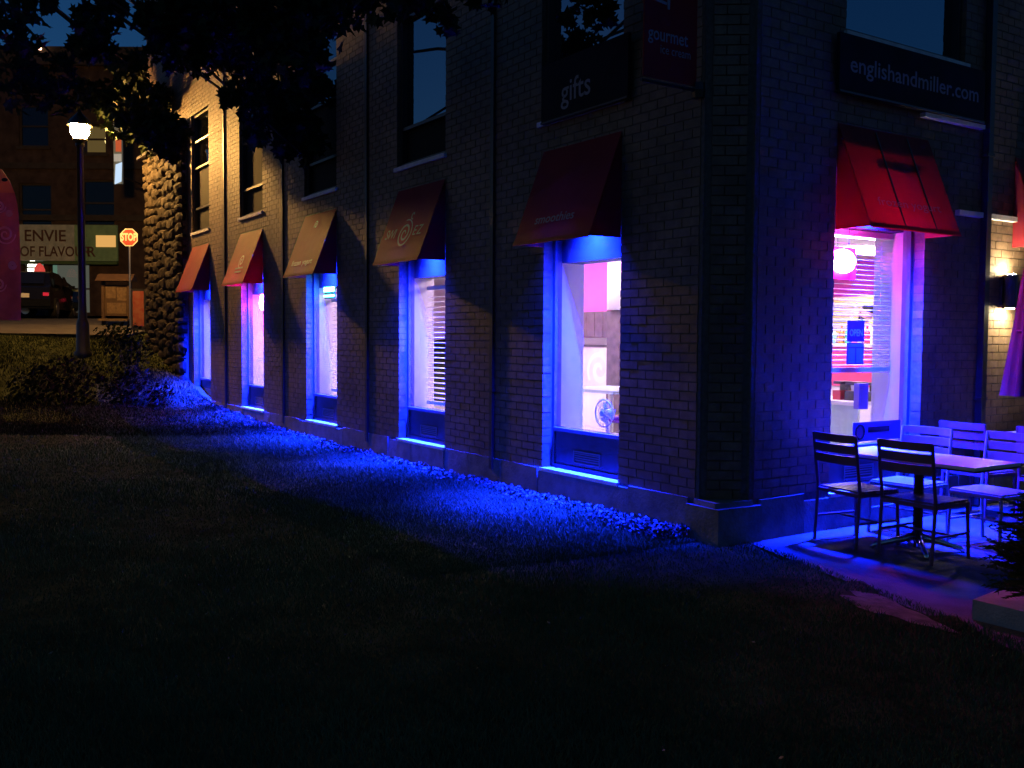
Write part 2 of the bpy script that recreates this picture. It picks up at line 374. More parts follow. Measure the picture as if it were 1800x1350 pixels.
# downspouts and ledges
for px in (-13.11, -9.93, -6.66, -3.43):
    b = MB().box(px-.030, px+.030, -.032, -.004, .15, 9.4)
    for z in (1.0, 2.9, 5.2): b.box(px-.045, px+.045, -.037, -.002, z, z+.03)
    b.build('downspout', MT['pipe'], B)
b = MB().box(.008, .075, 3.52, 3.60, -.05, 6.5)
for z in (1.0, 3.4): b.box(.004, .08, 3.5, 3.62, z, z+.03)
b.build('downspout', MT['pipe'], B)
box('ledge', (.0, .05, 3.1, 3.50, 2.80, 2.85), MT['sill'], B); box('ledge', (.0, .05, 3.62, 6.9, 2.80, 2.85), MT['sill'], B)

# shop windows on the long wall
def mapA(v): return v
def mapB(yc):   # local (u along the wall to the right, y inward, z) -> wall B
    return lambda v: Vector((-v.y, yc+v.x, v.z))
def shop_window(xl, xr, zs, zh, zg, mp, vent, niche=.47, hz=2.35):
    def bb(name, boxes, m, par):
        q = MB()
        for t in boxes: q.box(*t)
        q.xf(mp)
        return q.build(name, m, par)
    W_ = bb('window', [(xl-.01, xl+.045, .115, .20, zs, zh), (xr-.045, xr+.01, .115, .20, zs, zh), (xl+.045, xr-.045, .115, .20, zh-.06, zh+.01), (xl+.045, xr-.045, .085, .20, zg-.035, zg), (xl+.045, xr-.045, .115, .20, zs, zs+.04)], MT['wframe'], B)
    bb('pane', [(xl+.045, xr-.045, .150, .156, zg, zh-.06)], MT['glass'], W_)
    bb('kick_panel', [(xl+.045, xr-.045, .135, .19, zs+.04, zg-.035)], MT['kick'], W_)
    bb('sill', [(xl-.012, xr+.012, -.028, .13, zs-.033, zs)], MT['sill'], W_)
    if vent:
        a = xl+.36; c = a+.42; z0, z1 = zs+.075, zs+.20
        bb('vent_grille', [(a, c, .122, .134, z0, z0+.012), (a, c, .122, .134, z1-.012, z1), (a, a+.012, .122, .134, z0+.012, z1-.012), (c-.012, c, .122, .134, z0+.012, z1-.012)]+[(a+.012, c-.012, .127, .134, z0+.03+k*.022, z0+.038+k*.022) for k in range(4)], MT['vent'], W_)
    # lined display niche behind the glass
    bb('niche', [(xl-.03, xl+.02, .205, niche, zg-.05, hz), (xr-.02, xr+.03, .205, niche, zg-.05, hz), (xl-.03, xr+.03, .205, niche, zg-.09, zg-.05)], MT['white'], W_)
    bb('header_panel', [(xl-.03, xr+.03, .205, niche, hz, zh+.02)], MT['header'], W_)
    return W_
for i, (a, b) in enumerate(LOWA): shop_window(a, b, ZS, ZH, .69, mapA, True)
yc = (BY0+BY1)/2; hw = (BY1-BY0)/2
shop_window(-hw, hw, .2433, 3.05, .635, mapB(yc), True, niche=.5, hz=2.62)
shop_window(-.775, .775, .2433, 3.05, .635, mapB(5.525), False, niche=.5, hz=2.62)
# upper windows
def upper(a, b, z0, z1, mp, trans, dark=None):
    q = MB().box(a-.01, a+.05, .05, .2, z0, z1).box(b-.05, b+.01, .05, .2, z0, z1).box(a+.05, b-.05, .05, .2, z1-.05, z1+.01).box(a+.05, b-.05, .05, .2, z0, z0+.05)
    for t in trans: q.box(a+.05, b-.05, .06, .2, t-.02, t+.02)
    q.xf(mp); W_ = q.build('upper_window', MT['frame'], B)
    q = MB().box(a-.03, b+.03, -.035, .05, z0-.05, z0); q.xf(mp); q.build('sill', MT['sill'], W_)
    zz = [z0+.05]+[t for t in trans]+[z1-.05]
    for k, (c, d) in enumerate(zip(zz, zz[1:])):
        m = MT['darkpane'] if dark and k in dark else MT['uglass']
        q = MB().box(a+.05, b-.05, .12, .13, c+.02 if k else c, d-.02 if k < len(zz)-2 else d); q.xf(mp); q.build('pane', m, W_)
dk = {0: (0, 1), 1: (0, 1), 2: (0, 1), 3: (0,), 4: (0,)}  # bottom panels dark; second pane of the far three paints a dark reflection
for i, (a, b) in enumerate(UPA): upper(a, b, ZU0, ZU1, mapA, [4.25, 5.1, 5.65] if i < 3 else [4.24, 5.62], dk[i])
upper(-(BUP[1]-BUP[0])/2, (BUP[1]-BUP[0])/2, 4.25, 6.2, mapB((BUP[0]+BUP[1])/2), [5.4])

# fieldstone end bay
box('bay_coping', (-19.12, -15.70, -.32, -.003, 5.80, 5.86), MT['frame'], B)
box('stone_bay_core', (-19.05, -15.80, -.10, .0065, -.3, 5.82), MT['mortar'], B)
stones = []
xx = -19.05
while xx < -15.76:          # rough uncoursed rubble: leaning columns of stones of uneven size
    w = random.uniform(.30, .50); z = random.uniform(-.1, .1)
    if xx+w > -15.74: w = -15.74-xx
    while z < 5.72 and w > .1:
        h = random.uniform(.15, .34); j = random.uniform(-.09, .09); stones.append((xx+j-.03, min(xx+w+j+.03, -15.72), z, min(z+h, 5.79))); z += h*.93
    xx += w
def stone_proto(k):
    r = random.Random(k); b = MB(); V = []
    for y, s in ((.5, 1.0), (-.12, 1.0), (-.5, .62)):
        for sx, sz in ((-.5,-.5),(0,-.54),(.5,-.5),(.54,0),(.5,.5),(0,.54),(-.5,.5),(-.54,0)):
            q = .80 if sx and sz and abs(sx) == .5 and abs(sz) == .5 else .93
            V.append((sx*s*q+r.uniform(-.05, .05), y+r.uniform(-.08, .08)*(y < 0), sz*s*q+r.uniform(-.05, .05)))
    V.append((r.uniform(-.1, .1), -.62, r.uniform(-.1, .1)))
    Fq = [(i, (i+1) % 8, 8+(i+1) % 8, 8+i) for i in range(8)]+[(8+i, 8+(i+1) % 8, 16+(i+1) % 8, 16+i) for i in range(8)]+[(16+i, 16+(i+1) % 8, 24) for i in range(8)]
    return b.add(V, Fq)
protos = [stone_proto(k) for k in range(10)]; pm = [p.mesh('stone', MT['stone']) for p in protos]
lit = sorted(range(len(stones)), key=lambda i: stones[i][2])
sb = set(lit[:300]); sr = MB()
for i, (a, b, c, d) in enumerate(stones):
    k = random.randrange(10); dep = random.uniform(.12, .2); L = Vector(((a+b)/2, -.10-.02, (c+d)/2)); sc = ((b-a), dep, (d-c))
    if i in sb:
        o = bpy.data.objects.new('stone', pm[k]); C.objects.link(o); o.parent = B; o.location = L; o.scale = sc
    else: sr.add([L+Vector((v[0]*sc[0], v[1]*sc[1], v[2]*sc[2])) for v in protos[k].v], protos[k].f)
tag(sr.build('stonework', MT['stone'], B), kind='stuff')

# interior of the shop
FZ = .27; CZ = 2.85
# inner skin with openings for the niches
inn = MB()
for a, b, c, d in cells(-15.6, -.5, FZ, CZ, [(p-.03+.05, q+.03-.05, .64, 2.35) for p, q in LOWA]): inn.box(a, b, .472, .50, c, d)
for a, b, c, d in cells(.5, 7.5, FZ, CZ, [(BY0+.02, BY1-.02, .585, 2.62), (4.77, 6.28, .585, 2.62)]): inn.box(-.53, -.502, a, b, c, d)
inn.build('interior_lining', MT['white'], B)
box('interior_floor', (-15.6, -.31, .31, 7.6, FZ-.06, FZ), MT['floor'], B)
box('interior_ceiling', (-15.6, -.31, .31, 7.6, CZ, CZ+.06), MT['white'], B)
box('interior_wall', (-15.6, -.31, 7.5, 7.6, FZ, CZ), MT['magenta'], B)
box('interior_wall', (-15.7, -15.6, .31, 7.6, FZ, CZ), MT['white'], B)
# partition with tiled band facing the long windows
pw = MB().box(-9.0, -4.3, 3.2, 3.32, 1.98, CZ); pw.build('partition_wall', MT['magenta'], B)
box('partition_tiles', (-9.0, -4.3, 3.17, 3.32, 1.60, 1.977), MT['tile'], B)
for k in range(24): box('tile', (-8.98+k*.195, -8.98+k*.195+.185, 3.16, 3.169, 1.61+.0, 1.785), MT['tile'], B)
for k in range(24): box('tile', (-8.98+k*.195, -8.98+k*.195+.185, 3.16, 3.169, 1.795, 1.97), MT['tile'], B)
box('partition_wall', (-9.0, -4.3, 3.3, 3.4, FZ, 1.597), MT['white'], B)
MB().lathe([(.17, 1.985), (.17, CZ)], -4.98, 3.05).build('column', MT['white'], B, True)
box('column', (-5.16, -4.86, 2.98, 3.16, FZ, 1.98), MT['tile'], B)
for i in range(4): box('ceiling_panel_light', (-13.6+i*2.6, -12.4+i*2.6, 1.6, 2.2, CZ-.04, CZ-.003), MT['panel'], B)
for i in range(3): box('ceiling_panel_light', (-3.4+(i % 2)*1.4, -2.8+(i % 2)*1.4, 2.0+i*1.7, 3.2+i*1.7, CZ-.04, CZ-.003), MT['panel'], B)
for i in range(3): box('ceiling_panel_light', (-9.5+i*2.4, -8.5+i*2.4, 2.65, 2.85, CZ-.04, CZ-.003), MT['pinkpanel'], B)

# ------------------------------------------------------------------ awnings
def awning(name, label, mp, e, d, zb, zt, led=True, style=None):
    t = thing(name, label, 'awning', group='red awnings over the shop windows')
    th = .010; y0 = .003
    f = MB().hexa([(-e,-d,zb),(e,-d,zb),(e,-d+th,zb),(-e,-d+th,zb),(-e,-y0-.004,zt),(e,-y0-.004,zt),(e,-y0,zt-.02),(-e,-y0,zt-.02)]); f = MB(); G = 8
    for face, off in ((0, 0), (1, th)):
        for i in range(G+1):
            for j in range(G+1):
                u, w = -1+2*i/G, j/G; sag = .012*(1-u*u)*math.sin(math.pi*w)*(1+.4*math.sin(5*u+9*w+e*40))
                f.v.append((u*e, -d+(d-y0-.004)*w+sag+off*(1-.9*w), zb+(zt-zb)*w-off*.3*w))
    N_ = (G+1)**2
    for i in range(G):
        for j in range(G):
            a = i*(G+1)+j; f.f.append((a, a+G+1, a+G+2, a+1)); f.f.append((N_+a, N_+a+1, N_+a+G+2, N_+a+G+1))
    for i in range(G):
        for a, b in ((i*(G+1), (i+1)*(G+1)), ((i+1)*(G+1)+G, i*(G+1)+G), (i+1, i), (G*(G+1)+i, G*(G+1)+i+1)): f.f.append((a, N_+a, N_+b, b))
    f.xf(mp); f.build('front_panel', MT['awn'], t)
    q = MB().hexa([(-e,-d-.006,zb-.012),(e,-d-.006,zb-.012),(e,-d-.001,zb-.012),(-e,-d-.001,zb-.012),(-e,-d+.003,zb+.028),(e,-d+.003,zb+.028),(e,-d+.008,zb+.028),(-e,-d+.008,zb+.028)]); q.xf(mp); q.build('hem', MT['awn'], t)
    for s in (-1, 1):
        q = MB().prism([(s*e, -y0, zb), (s*e, -d+th*1.1, zb), (s*e, -y0-.002, zt-.03)], (-s*th, 0, 0)); q.xf(mp); q.build('side_panel', MT['awn'], t)
    q = MB().tube([(-e+.02, -d+.025, zb+.02), (e-.02, -d+.025, zb+.02)], .010, 6); q.xf(mp); q.build('frame_bar', MT['frame'], t)
    if led:
        # a small spot bar up in the awning and the main bar under the lintel of the opening
        for nm, y_, z_, sx_, sy_, pw, sp in (('led_strip', -.034, 2.95, .46, .016, .13, 90), ('lintel_led', .030, 3.036, .30, .044, .95, 64)):
            h = MB().box(-sx_/2-.03, sx_/2+.03, y_-.03, y_+.024, z_+.004, z_+.012).box(-sx_/2-.03, sx_/2+.03, y_+.018, y_+.024, z_-(.018 if y_ > 0 else .004), z_+.004)
            h.xf(mp); h = h.build('led_housing', MT['frame'], t)
            ld = bpy.data.lights.new(nm, 'AREA'); ld.shape = 'RECTANGLE'; ld.size = sx_; ld.size_y = sy_; ld.energy = LED_POWER*pw; ld.color = (.0020, .0115, 1); ld.spread = math.radians(sp)
            lo = bpy.data.objects.new(nm, ld); C.objects.link(lo); lo.parent = h; lo.location = mp(Vector((0, y_, z_)))
            if abs((mp(Vector((1, 0, 0)))-mp(Vector((0, 0, 0)))).y) > .5: lo.rotation_euler = (0, 0, math.pi/2)
    return t
fu = Vector((0, .3554, .948)).normalized()      # up the sloping front of an awning on the long wall
def on_front(xc, s, k, d=.3674, zb=2.4996, zt=3.4478, lift=.007):  # s across, k share of the slope
    n = Vector((0, -.948, .3554)).normalized()
    return Vector((xc+s, -d+(d-.016)*k, zb+(zt-zb)*k))+n*lift
def swirl(cx, r, turns, w, origin, right, up, name, parent, m, sx=1):
    pts = []; N = 64
    for i in range(N+1):
        a = turns*2*math.pi*i/N; rr = r*(.12+.88*i/N); pts.append((rr*math.cos(a)*sx, rr*math.sin(a), w*(.5+.5*math.sin(math.pi*i/N))))
    b = MB(); right, up = Vector(right), Vector(up); o = Vector(origin)
    for i, (x, y, ww) in enumerate(pts):
        p0, p1 = pts[max(i-1, 0)], pts[min(i+1, N)]; tx, ty = p1[0]-p0[0], p1[1]-p0[1]; l = math.hypot(tx, ty); nx_, ny_ = -ty/l, tx/l
        for sg in (1, -1): b.v.append(tuple(o+right*(x+nx_*ww*sg/2)+up*(y+ny_*ww*sg/2)))
    for i in range(N): b.f.append((2*i, 2*i+1, 2*i+3, 2*i+2))
    return b.build(name, m, parent)
AW = []
labels = ['red awning at the far end of the long wall beside the fieldstone bay',
          'red awning with a small pale logo, glowing pink at its side from the neon below',
          'red awning with a pale band of lettering, middle one of five on the long wall',
          'red awning printed with a pale swirl logo between letters',
          'dark red awning lettered smoothies, nearest to the corner on the long wall']
for i, x in enumerate(XR):
    xc = x-WW/2
    t = awning('awning', labels[i], (lambda v, xc=xc: Vector((v.x+xc, v.y, v.z))), .6057, .3674, 2.4996, 3.4478); AW.append(t)
    if i == 4: text('lettering', 'smoothies', .13, MT['sprint'], t, on_front(xc, -.02, .23), (1, 0, 0), fu, width=.62, bold=.01)
    if i == 3:
        for ch_, s_ in (('S', -.45), ('W', -.33), ('I', -.23), ('E', .30), ('Z', .42)): text('letter', ch_, .18, MT['sprint'], t, on_front(xc, s_, .375), (1, 0, 0), fu, shear=.15)
        swirl(0, .19, 2.3, .028, on_front(xc, .03, .36), (1, 0, 0), fu, 'logo', t, MT['sprint'])
        swirl(0, .06, .8, .02, on_front(xc, .12, .60), (1, 0, 0), fu, 'logo', t, MT['sprint'])
    if i == 2:
        for wd, s_ in (('frozen', -.22), ('yogurt', .22)): text('lettering', wd, .12, MT['print'], t, on_front(xc, s_, .20), (1, 0, 0), fu, width=.38, bold=.015)
        swirl(0, .07, 1.6, .02, on_front(xc, .05, .80), (1, 0, 0), fu, 'logo', t, MT['sprint'])
    if i == 1:
        swirl(0, .13, 1.8, .028, on_front(xc, .12, .43), (1, 0, 0), fu, 'logo', t, MT['print'])
        for k, (s, l) in enumerate(((.28, .42), (.21, .34))):
            b = MB().add([on_front(xc, .12-l/2, s), on_front(xc, .12+l/2, s), on_front(xc, .12+l/2, s+.03), on_front(xc, .12-l/2, s+.03)], [(0, 1, 2, 3)]); b.build('lettering', MT['sprint'], t)
tB = awning('awning', 'bright red awning glowing from the pink neon, above the patio window with the open sign', mapB(yc), .6466, .3623, 2.5465, 3.4582)
fb = Vector((-.3463, 0, .9117)).normalized(); nb = Vector((.9117, 0, .3463)).normalized()
text('lettering', 'frozen yogurt', .11, MT['sprint'], tB, Vector((.3623-.3463*.25, yc, 2.5465+.9117*.25))+nb*.004, (0, 1, 0), fb, width=.9)
for s in (-.15, .3):
    MB().tube([Vector((.352, yc+s, 2.56)), Vector((.02, yc+s, 3.43))], .008, 6).build('frame_bar', MT['frame'], tB)
tC = awning('awning', 'dark burgundy awning cut off by the right edge, behind the closed umbrella', mapB(4.93), .82, .3623, 2.5465, 3.4582, led=False)

# ------------------------------------------------------------------ signs on the walls
t = thing('wall_sign', 'navy sign board lettered gifts above the smoothies awning', 'sign')
MB().box(-2.44, -1.12, -.075, -.04, 3.72, 4.27).build('board', MT['navy'], t); MB().box(-2.44, -1.12, -.085, -.035, 3.70, 3.718).build('trim', MT['frame'], t)
text('lettering', 'gifts', .30, MT['sprint'], t, (-1.88, -.077, 3.94), (1, 0, 0), (0, 0, 1), width=.46, bold=.008)
t = thing('wall_sign', 'long dark sign board lettered with a web address above the patio awning', 'sign')
MB().box(.04, .075, 1.25, 3.42, 3.72, 4.2).build('board', MT['navy'], t); MB().box(.03, .085, 1.25, 3.42, 3.70, 3.718).build('trim', MT['frame'], t)
text('lettering', 'englishandmiller.com', .20, MT['sprint'], t, (.077, 2.35, 3.95), (0, 1, 0), (0, 0, 1), width=1.92, bold=.01)
MB().box(.0, .06, 2.5, 3.47, 3.655, 3.695).build('sill', MT['sill'], t)
t = thing('banner_sign', 'red banner with white graphics on a wall bracket near the building corner', 'banner')
BX = -.3
MB().box(BX-.006, BX+.006, -.61, -.05, 3.63, 5.3).build('banner_cloth', MT['banner'], t)
for z in (3.60, 5.32): MB().tube([(BX, .0, z), (BX, -.63, z)], .014, 8).build('bracket', MT['black'], t)
MB().lathe([(.05, 3.54), (.06, 3.60), (.05, 3.66)], BX, -.02, 10).build('bracket_plate', MT['black'], t)
text('lettering', 'gourmet', .15, MT['sprint'], t, (BX+.008, -.36, 3.97), (0, 1, 0), (0, 0, 1), width=.42, bold=.01)
text('lettering', 'ice cream', .10, MT['sprint'], t, (BX+.008, -.28, 3.86), (0, 1, 0), (0, 0, 1), width=.32)
g = MB()
for (a, b, w) in (((-.50, 4.46), (-.34, 4.62), .07), ((-.34, 4.62), (-.36, 4.30), .05), ((-.36, 4.30), (-.36, 4.18), .035), ((-.52, 4.24), (-.38, 4.22), .03), ((-.44, 4.75), (-.24, 4.66), .06), ((-.24, 4.66), (-.20, 4.45), .04)):
    d = Vector((0, b[0]-a[0], b[1]-a[1])).normalized(); n_ = Vector((0, -d.z, d.y))*w/2; A_, B_ = Vector((BX+.008, a[0], a[1])), Vector((BX+.008, b[0], b[1]))
    g.add([A_-n_, B_-n_*.7, B_+n_*.7, A_+n_], [(0, 1, 2, 3)])
g.build('graphic', MT['sprint'], t)

# sconce between the downspout and the far awning
t = thing('wall_sconce', 'up and down wall light washing the brick beside the closed umbrella', 'wall lamp', (0, 3.96, 2.09))
MB().box(.0, .03, -.06, .06, -.14, .14).build('back_plate', MT['frame'], t)
MB().lathe([(.055, -.17), (.06, -.165), (.06, .165), (.055, .17)], .085, 0, 14).build('housing', MT['frame'], t)
for s in (-1, 1): MB().lathe([(.042, s*.172-.002), (.042, s*.172+.002)], .085, 0, 12).build('bulb', MT['warm'], t)

# ------------------------------------------------------------------ things in the windows
def neon(label, pos, right, rx, rz, m, board, cat='neon sign', grp='lit signs in the shop windows'):
    t = thing('neon_sign', label, cat, group=grp); p = Vector(pos); r = Vector(right); up = Vector((0, 0, 1)); n = r.cross(up)
    for s in (1, .76, .52, .28):
        MB().tube([p+r*rx*s*math.cos(a)+up*rz*s*math.sin(a) for a in np.linspace(0, 2*math.pi, 25)[:-1]], .016, 6, closed=True).build('neon_tube', m, t)
    if board:
        b = p-n*.03; q = MB().hexa([b-r*rx*1.3-up*rz*1.7, b+r*rx*1.4-up*rz*1.7, b+r*rx*1.4-up*rz*1.7-n*.01, b-r*rx*1.3-up*rz*1.7-n*.01, b-r*rx*1.3+up*rz*1.4, b+r*rx*1.4+up*rz*1.4, b+r*rx*1.4+up*rz*1.4-n*.01, b-r*rx*1.3+up*rz*1.4-n*.01]); q.build('backing_board', BOARD, t)
    MB().tube([p+up*rz+r*rx*.5, p+up*(rz+.3)+r*rx*.5], .003, 4).tube([p+up*rz-r*rx*.5, p+up*(rz+.3)-r*rx*.5], .003, 4).build('hanging_wire', MT['frame'], t)
    return t
BOARD = mat('purple_board', (.45, .03, .42), .5, .4)
neon('white hot oval neon sign with a purple backing board in the patio window', (-.25, 1.77, 2.31), (0, 1, 0), .16, .095, MT['pink'], True)
neon('small oval pink neon sign hanging in the second window from the fieldstone bay', (XR[1]-.70, .22, 2.20), (1, 0, 0), .12, .13, MT['pink'], False)
t = thing('neon_sign', 'small cyan double bar light sign at the top of the middle window', 'neon sign', group='lit signs in the shop windows')
for z in (2.28, 2.36, 2.40): MB().box(XR[2]-1.0, XR[2]-.62, .205, .225, z-.08, z-.05).build('light_bar', MT['cyan'], t)
MB().box(XR[2]-1.02, XR[2]-.6, .228, .24, 2.17, 2.37).build('backing_board', MT['frame'], t)

def blind(label, a, b, y, z0, z1, dz, mp, depth=.042):
    t = thing('window_blind', label, 'blind', group='white window blinds'); n = int((z1-z0)/dz)
    me = None
    for k in range(1, n):
        z = z0+k*dz
        q = MB().hexa([(a,y-depth/2,z-.004),(b,y-depth/2,z-.004),(b,y+depth/2,z+.004),(a,y+depth/2,z+.004),(a,y-depth/2,z-.001),(b,y-depth/2,z-.001),(b,y+depth/2,z+.007),(a,y+depth/2,z+.007)]); q.xf(mp)
        q.build('slat', MT['slat'], t)
    q = MB().box(a, b, y-.028, y+.028, z0-.022, z0+.022); q.xf(mp); q.build('bottom_rail', MT['slat'], t)
    q = MB().box(a, b, y-.03, y+.03, z1-.02, z1+.03); q.xf(mp); q.build('head_rail', MT['slat'], t)
    q = MB()
    for s in (.15, .85): q.box(a+(b-a)*s-.002, a+(b-a)*s+.002, y-.03, y-.028, z0, z1)
    q.xf(mp); q.build('cord', MT['slat'], t)
blind('white blind lowered to mid height in the patio window behind the open sign', -hw+.05, hw-.05, .33, 1.31, 2.58, .047, mapB(yc))
blind('white blind lowered to the sill in the window under the swirl logo awning', XR[3]-WW+.06, XR[3]-.05, .40, .74, 2.22, .065, mapA)
blind('white blind lowered in the middle window under the cyan sign', XR[2]-WW+.06, XR[2]-.05, .42, .74, 2.15, .065, mapA)

# hanging OPEN sign
t = thing('open_sign', 'purple OPEN sign with blue hours board hanging in the patio window', 'sign')
OPU = mat('sign_purple', (.12, .02, .22), .5, .4); OBL = mat('sign_blue', (.16, .26, .75), .5, .4); OLT = mat('sign_pale_blue', (.35, .45, .85), .5, .4)
XO = -.235
MB().box(XO-.006, XO, 1.84, 2.08, 1.575, 1.77).build('board', OPU, t)
MB().box(XO-.006, XO, 1.84, 2.08, 1.365, 1.565).build('hours_board', OPU, t)
for a, b in ((1.85, 1.952), (1.968, 2.07)): MB().box(XO, XO+.002, a, b, 1.378, 1.515).build('hours_column', OBL, t)
MB().box(XO, XO+.002, 1.85, 2.07, 1.525, 1.555).build('hours_column', OBL, t)
text('lettering', 'OPEN', .088, OLT, t, (XO+.0025, 1.96, 1.655), (0, 1, 0), (0, 0, 1), width=.19, bold=.02)
MB().tube([(XO-.003, 1.88, 1.77), (XO-.003, 1.96, 1.93)], .002, 4).tube([(XO-.003, 2.04, 1.77), (XO-.003, 1.96, 1.93)], .002, 4).build('cord', MT['slat'], t)
# notices on the glass
t = thing('paper_notice', 'small white paper notice at the lower left of the patio window', 'notice')
MB().box(-.17, -.168, BY0+.05, BY0+.20, .90, 1.10).build('paper', MT['white'], t)
for k in range(5): MB().box(-.1675, -.1665, BY0+.07, BY0+.18-.03*(k % 2), 1.06-.03*k, 1.075-.03*k).build('print_line', OPU, t)
t = thing('window_decal', 'purple sticker with a round logo along the bottom of the patio window', 'sticker')
PB = mat('decal_purple', (.20, .15, .55), .5, .4)
MB().box(-.17, -.168, 1.86, BY1-.06, .65, .83).build('decal_sheet', PB, t)
MB().tube([(-.1665, 1.96+.06*math.cos(a), .74+.065*math.sin(a)) for a in np.linspace(0, 2*math.pi, 21)[:-1]], .010, 5, closed=True).build('round_logo', MT['navy'], t)
MB().box(-.1675, -.1665, 2.08, 2.40, .73, .78).build('print_line', MT['navy'], t)
t = tag(box('wall_box', (-.50, -.44, 2.30, 2.44, .92, 1.17), PB), 'purple box fixed on the jamb inside the patio window', 'box')

# desk fan
t = thing('desk_fan', 'white round desk fan on the sill of the smoothies window', 'fan', (-1.90, .345, .64))
FANW = mat('fan_plastic', (.7, .72, .74), .4, .5)
MB().lathe([(.075, 0), (.08, .012), (.03, .025), (.015, .03)], 0, 0, 16).build('base', FANW, t)
MB().tube([(0, .03, .02), (0, .035, .14)], .013, 8).build('stem', FANW, t)
FC = Vector((0, -.02, .215))
MB().tube([FC+Vector((.135*math.cos(a), 0, .135*math.sin(a))) for a in np.linspace(0, 2*math.pi, 29)[:-1]], .008, 6, closed=True).build('cage_ring', FANW, t)
for r in (.045, .075, .105): MB().tube([FC+Vector((r*math.cos(a), -.012, r*math.sin(a))) for a in np.linspace(0, 2*math.pi, 25)[:-1]], .0025, 4, closed=True).build('cage_wire', FANW, t)
q = MB()
for k in range(16):
    a = 2*math.pi*k/16; q.bar(FC+Vector((.03*math.cos(a), -.016, .03*math.sin(a))), FC+Vector((.135*math.cos(a), 0, .135*math.sin(a))), .004)
q.build('cage_spoke', FANW, t)
MB().tube([FC+Vector((0, -.03, 0)), FC+Vector((0, .09, 0))], [.03, .045], 12).build('motor', FANW, t)
FB = mat('fan_blade', (.45, .55, .62), .4, .5)
for k in range(3):
    a0 = 2*math.pi*k/3; q = MB(); pts = [(.03, a0), (.115, a0-.5), (.12, a0+.35), (.03, a0+.5)]
    q.prism([FC+Vector((r*math.cos(a), .02+.015*i, r*math.sin(a))) for i, (r, a) in enumerate(pts)], (0, .003, 0)); q.build('blade', FB, t)

# furniture and counter inside
MAR = mat('maroon_vinyl', (.16, .02, .05), .5, .4); PALE = mat('pale_blue_laminate', (.45, .62, .72), .3, .5)
def stool(label, x, y):
    t = thing('bar_stool', label, 'stool', (x, y, FZ), group='maroon stools inside the corner window')
    MB().lathe([(.16, .44), (.175, .46), (.175, .49), (.15, .505)], 0, 0, 18).build('seat', MAR, t, True)
    MB().lathe([(.025, .02), (.025, .44)], 0, 0, 8).build('post', MT['steel'], t); MB().lathe([(.16, 0), (.16, .012), (.03, .03)], 0, 0, 18).build('base', MT['steel'], t)
stool('maroon topped stool behind the desk fan', -2.35, .95); stool('maroon topped stool to the right behind the desk fan', -1.75, .85)
t = thing('cafe_table', 'pale blue topped cafe table inside the smoothies window', 'table', (-3.3, 1.55, FZ))
MB().box(-.5, .5, -.38, .38, .70, .735).build('table_top', PALE, t); MB().lathe([(.035, .02), (.035, .70)], 0, 0, 10).build('column', MT['steel'], t); MB().lathe([(.24, 0), (.24, .012), (.04, .03)], 0, 0, 18).build('base', MT['steel'], t)
GRA = mat('poster_print', (.62, .50, .55), .5, .4, noise=.5, scale=3.2, col2=(.80, .76, .72))
t = thing('wall_poster', 'large pale swirling mural poster under the tiled band', 'poster')
box('poster_sheet', (-7.0, -5.22, 3.285, 3.298, .80, 1.46), GRA, t); box('poster_rail', (-7.0, -5.22, 3.27, 3.298, 1.46, 1.49), MT['frame'], t)
swirl(0, .28, 1.6, .09, (-5.7, 3.283, 1.12), (1, 0, 0), (0, 0, 1), 'swirl_print', t, MT['white'])
t = thing('service_counter', 'red fronted service counter across the shop inside the patio window', 'counter')
RED = mat('red_laminate', (.62, .06, .16), .4, .5)
box('counter_front', (-5.2, -1.4, 4.3, 4.4, FZ+.75, 1.50), RED, t); box('counter_top', (-5.25, -1.35, 4.25, 5.0, 1.505, 1.54), MT['white'], t); box('counter_base', (-5.2, -1.4, 4.32, 4.95, FZ, FZ+.745), MT['white'], t)
for k, (n_, c_) in enumerate((('amber', (.5, .22, .04)), ('green', (.08, .35, .14)), ('pink', (.7, .15, .4)), ('pale', (.6, .62, .65)), ('dark red', (.5, .03, .05)))):
    o = MB().lathe([(.035, 0), (.037, .02), (.037, .14), (.014, .18), (.014, .23)], 0, 0, 10).build('bottle', mat('bottle_'+n_.replace(' ', '_'), c_, .25, .5), None)
    o.location = (-2.46+k*.095, 4.62, 1.54); tag(o, n_+' bottle in the row on the red service counter', 'bottle', 'bottles on the service counter')
t = thing('low_counter', 'white low counter with a pale green front inside the patio window', 'counter')
LG = mat('pale_green_panel', (.42, .55, .52), .45, .4)
box('counter_top', (-2.3, -.9, 2.9, 3.6, .90, .94), MT['white'], t); box('counter_front', (-2.28, -.92, 2.93, 2.96, FZ, .897), LG, t); box('counter_side', (-2.28, -2.25, 2.965, 3.57, FZ, .897), LG, t)
DK = mat('dark_appliance', (.03, .03, .035), .3, .5); RAP = mat('red_appliance', (.4, .03, .05), .3, .5)
def appliance(label, x, y, w, m, kind):
    t = thing('counter_machine', label, 'machine', (x, y, .94), group='small machines on the low counter')
    MB().box(-w/2, w/2, -.1, .1, 0, .10).build('body', m, t); MB().box(-w/2, w/2, .02, .1, .10, .17).build('back', DK, t)
    MB().box(-w/2, w/2, -.09, .1, .172, .20).build('hood', DK, t)
    if kind: MB().lathe([(.03, .103), (.038, .16)], 0, -.035, 10).build('cup', MT['white'], t)
appliance('red fronted machine on the low counter', -1.33, 3.2, .10, RAP, False); appliance('dark machine with a white cup on the low counter', -1.15, 3.2, .15, DK, True); appliance('narrow dark machine at the right end of the low counter', -.97, 3.2, .06, DK, False)
YEL = mat('yellow_menu', (.85, .74, .22), .5, .4); CYB = mat('teal_menu', (.35, .68, .72), .5, .4)
t = thing('menu_board', 'yellow and teal menu boards high on the back wall', 'menu board')
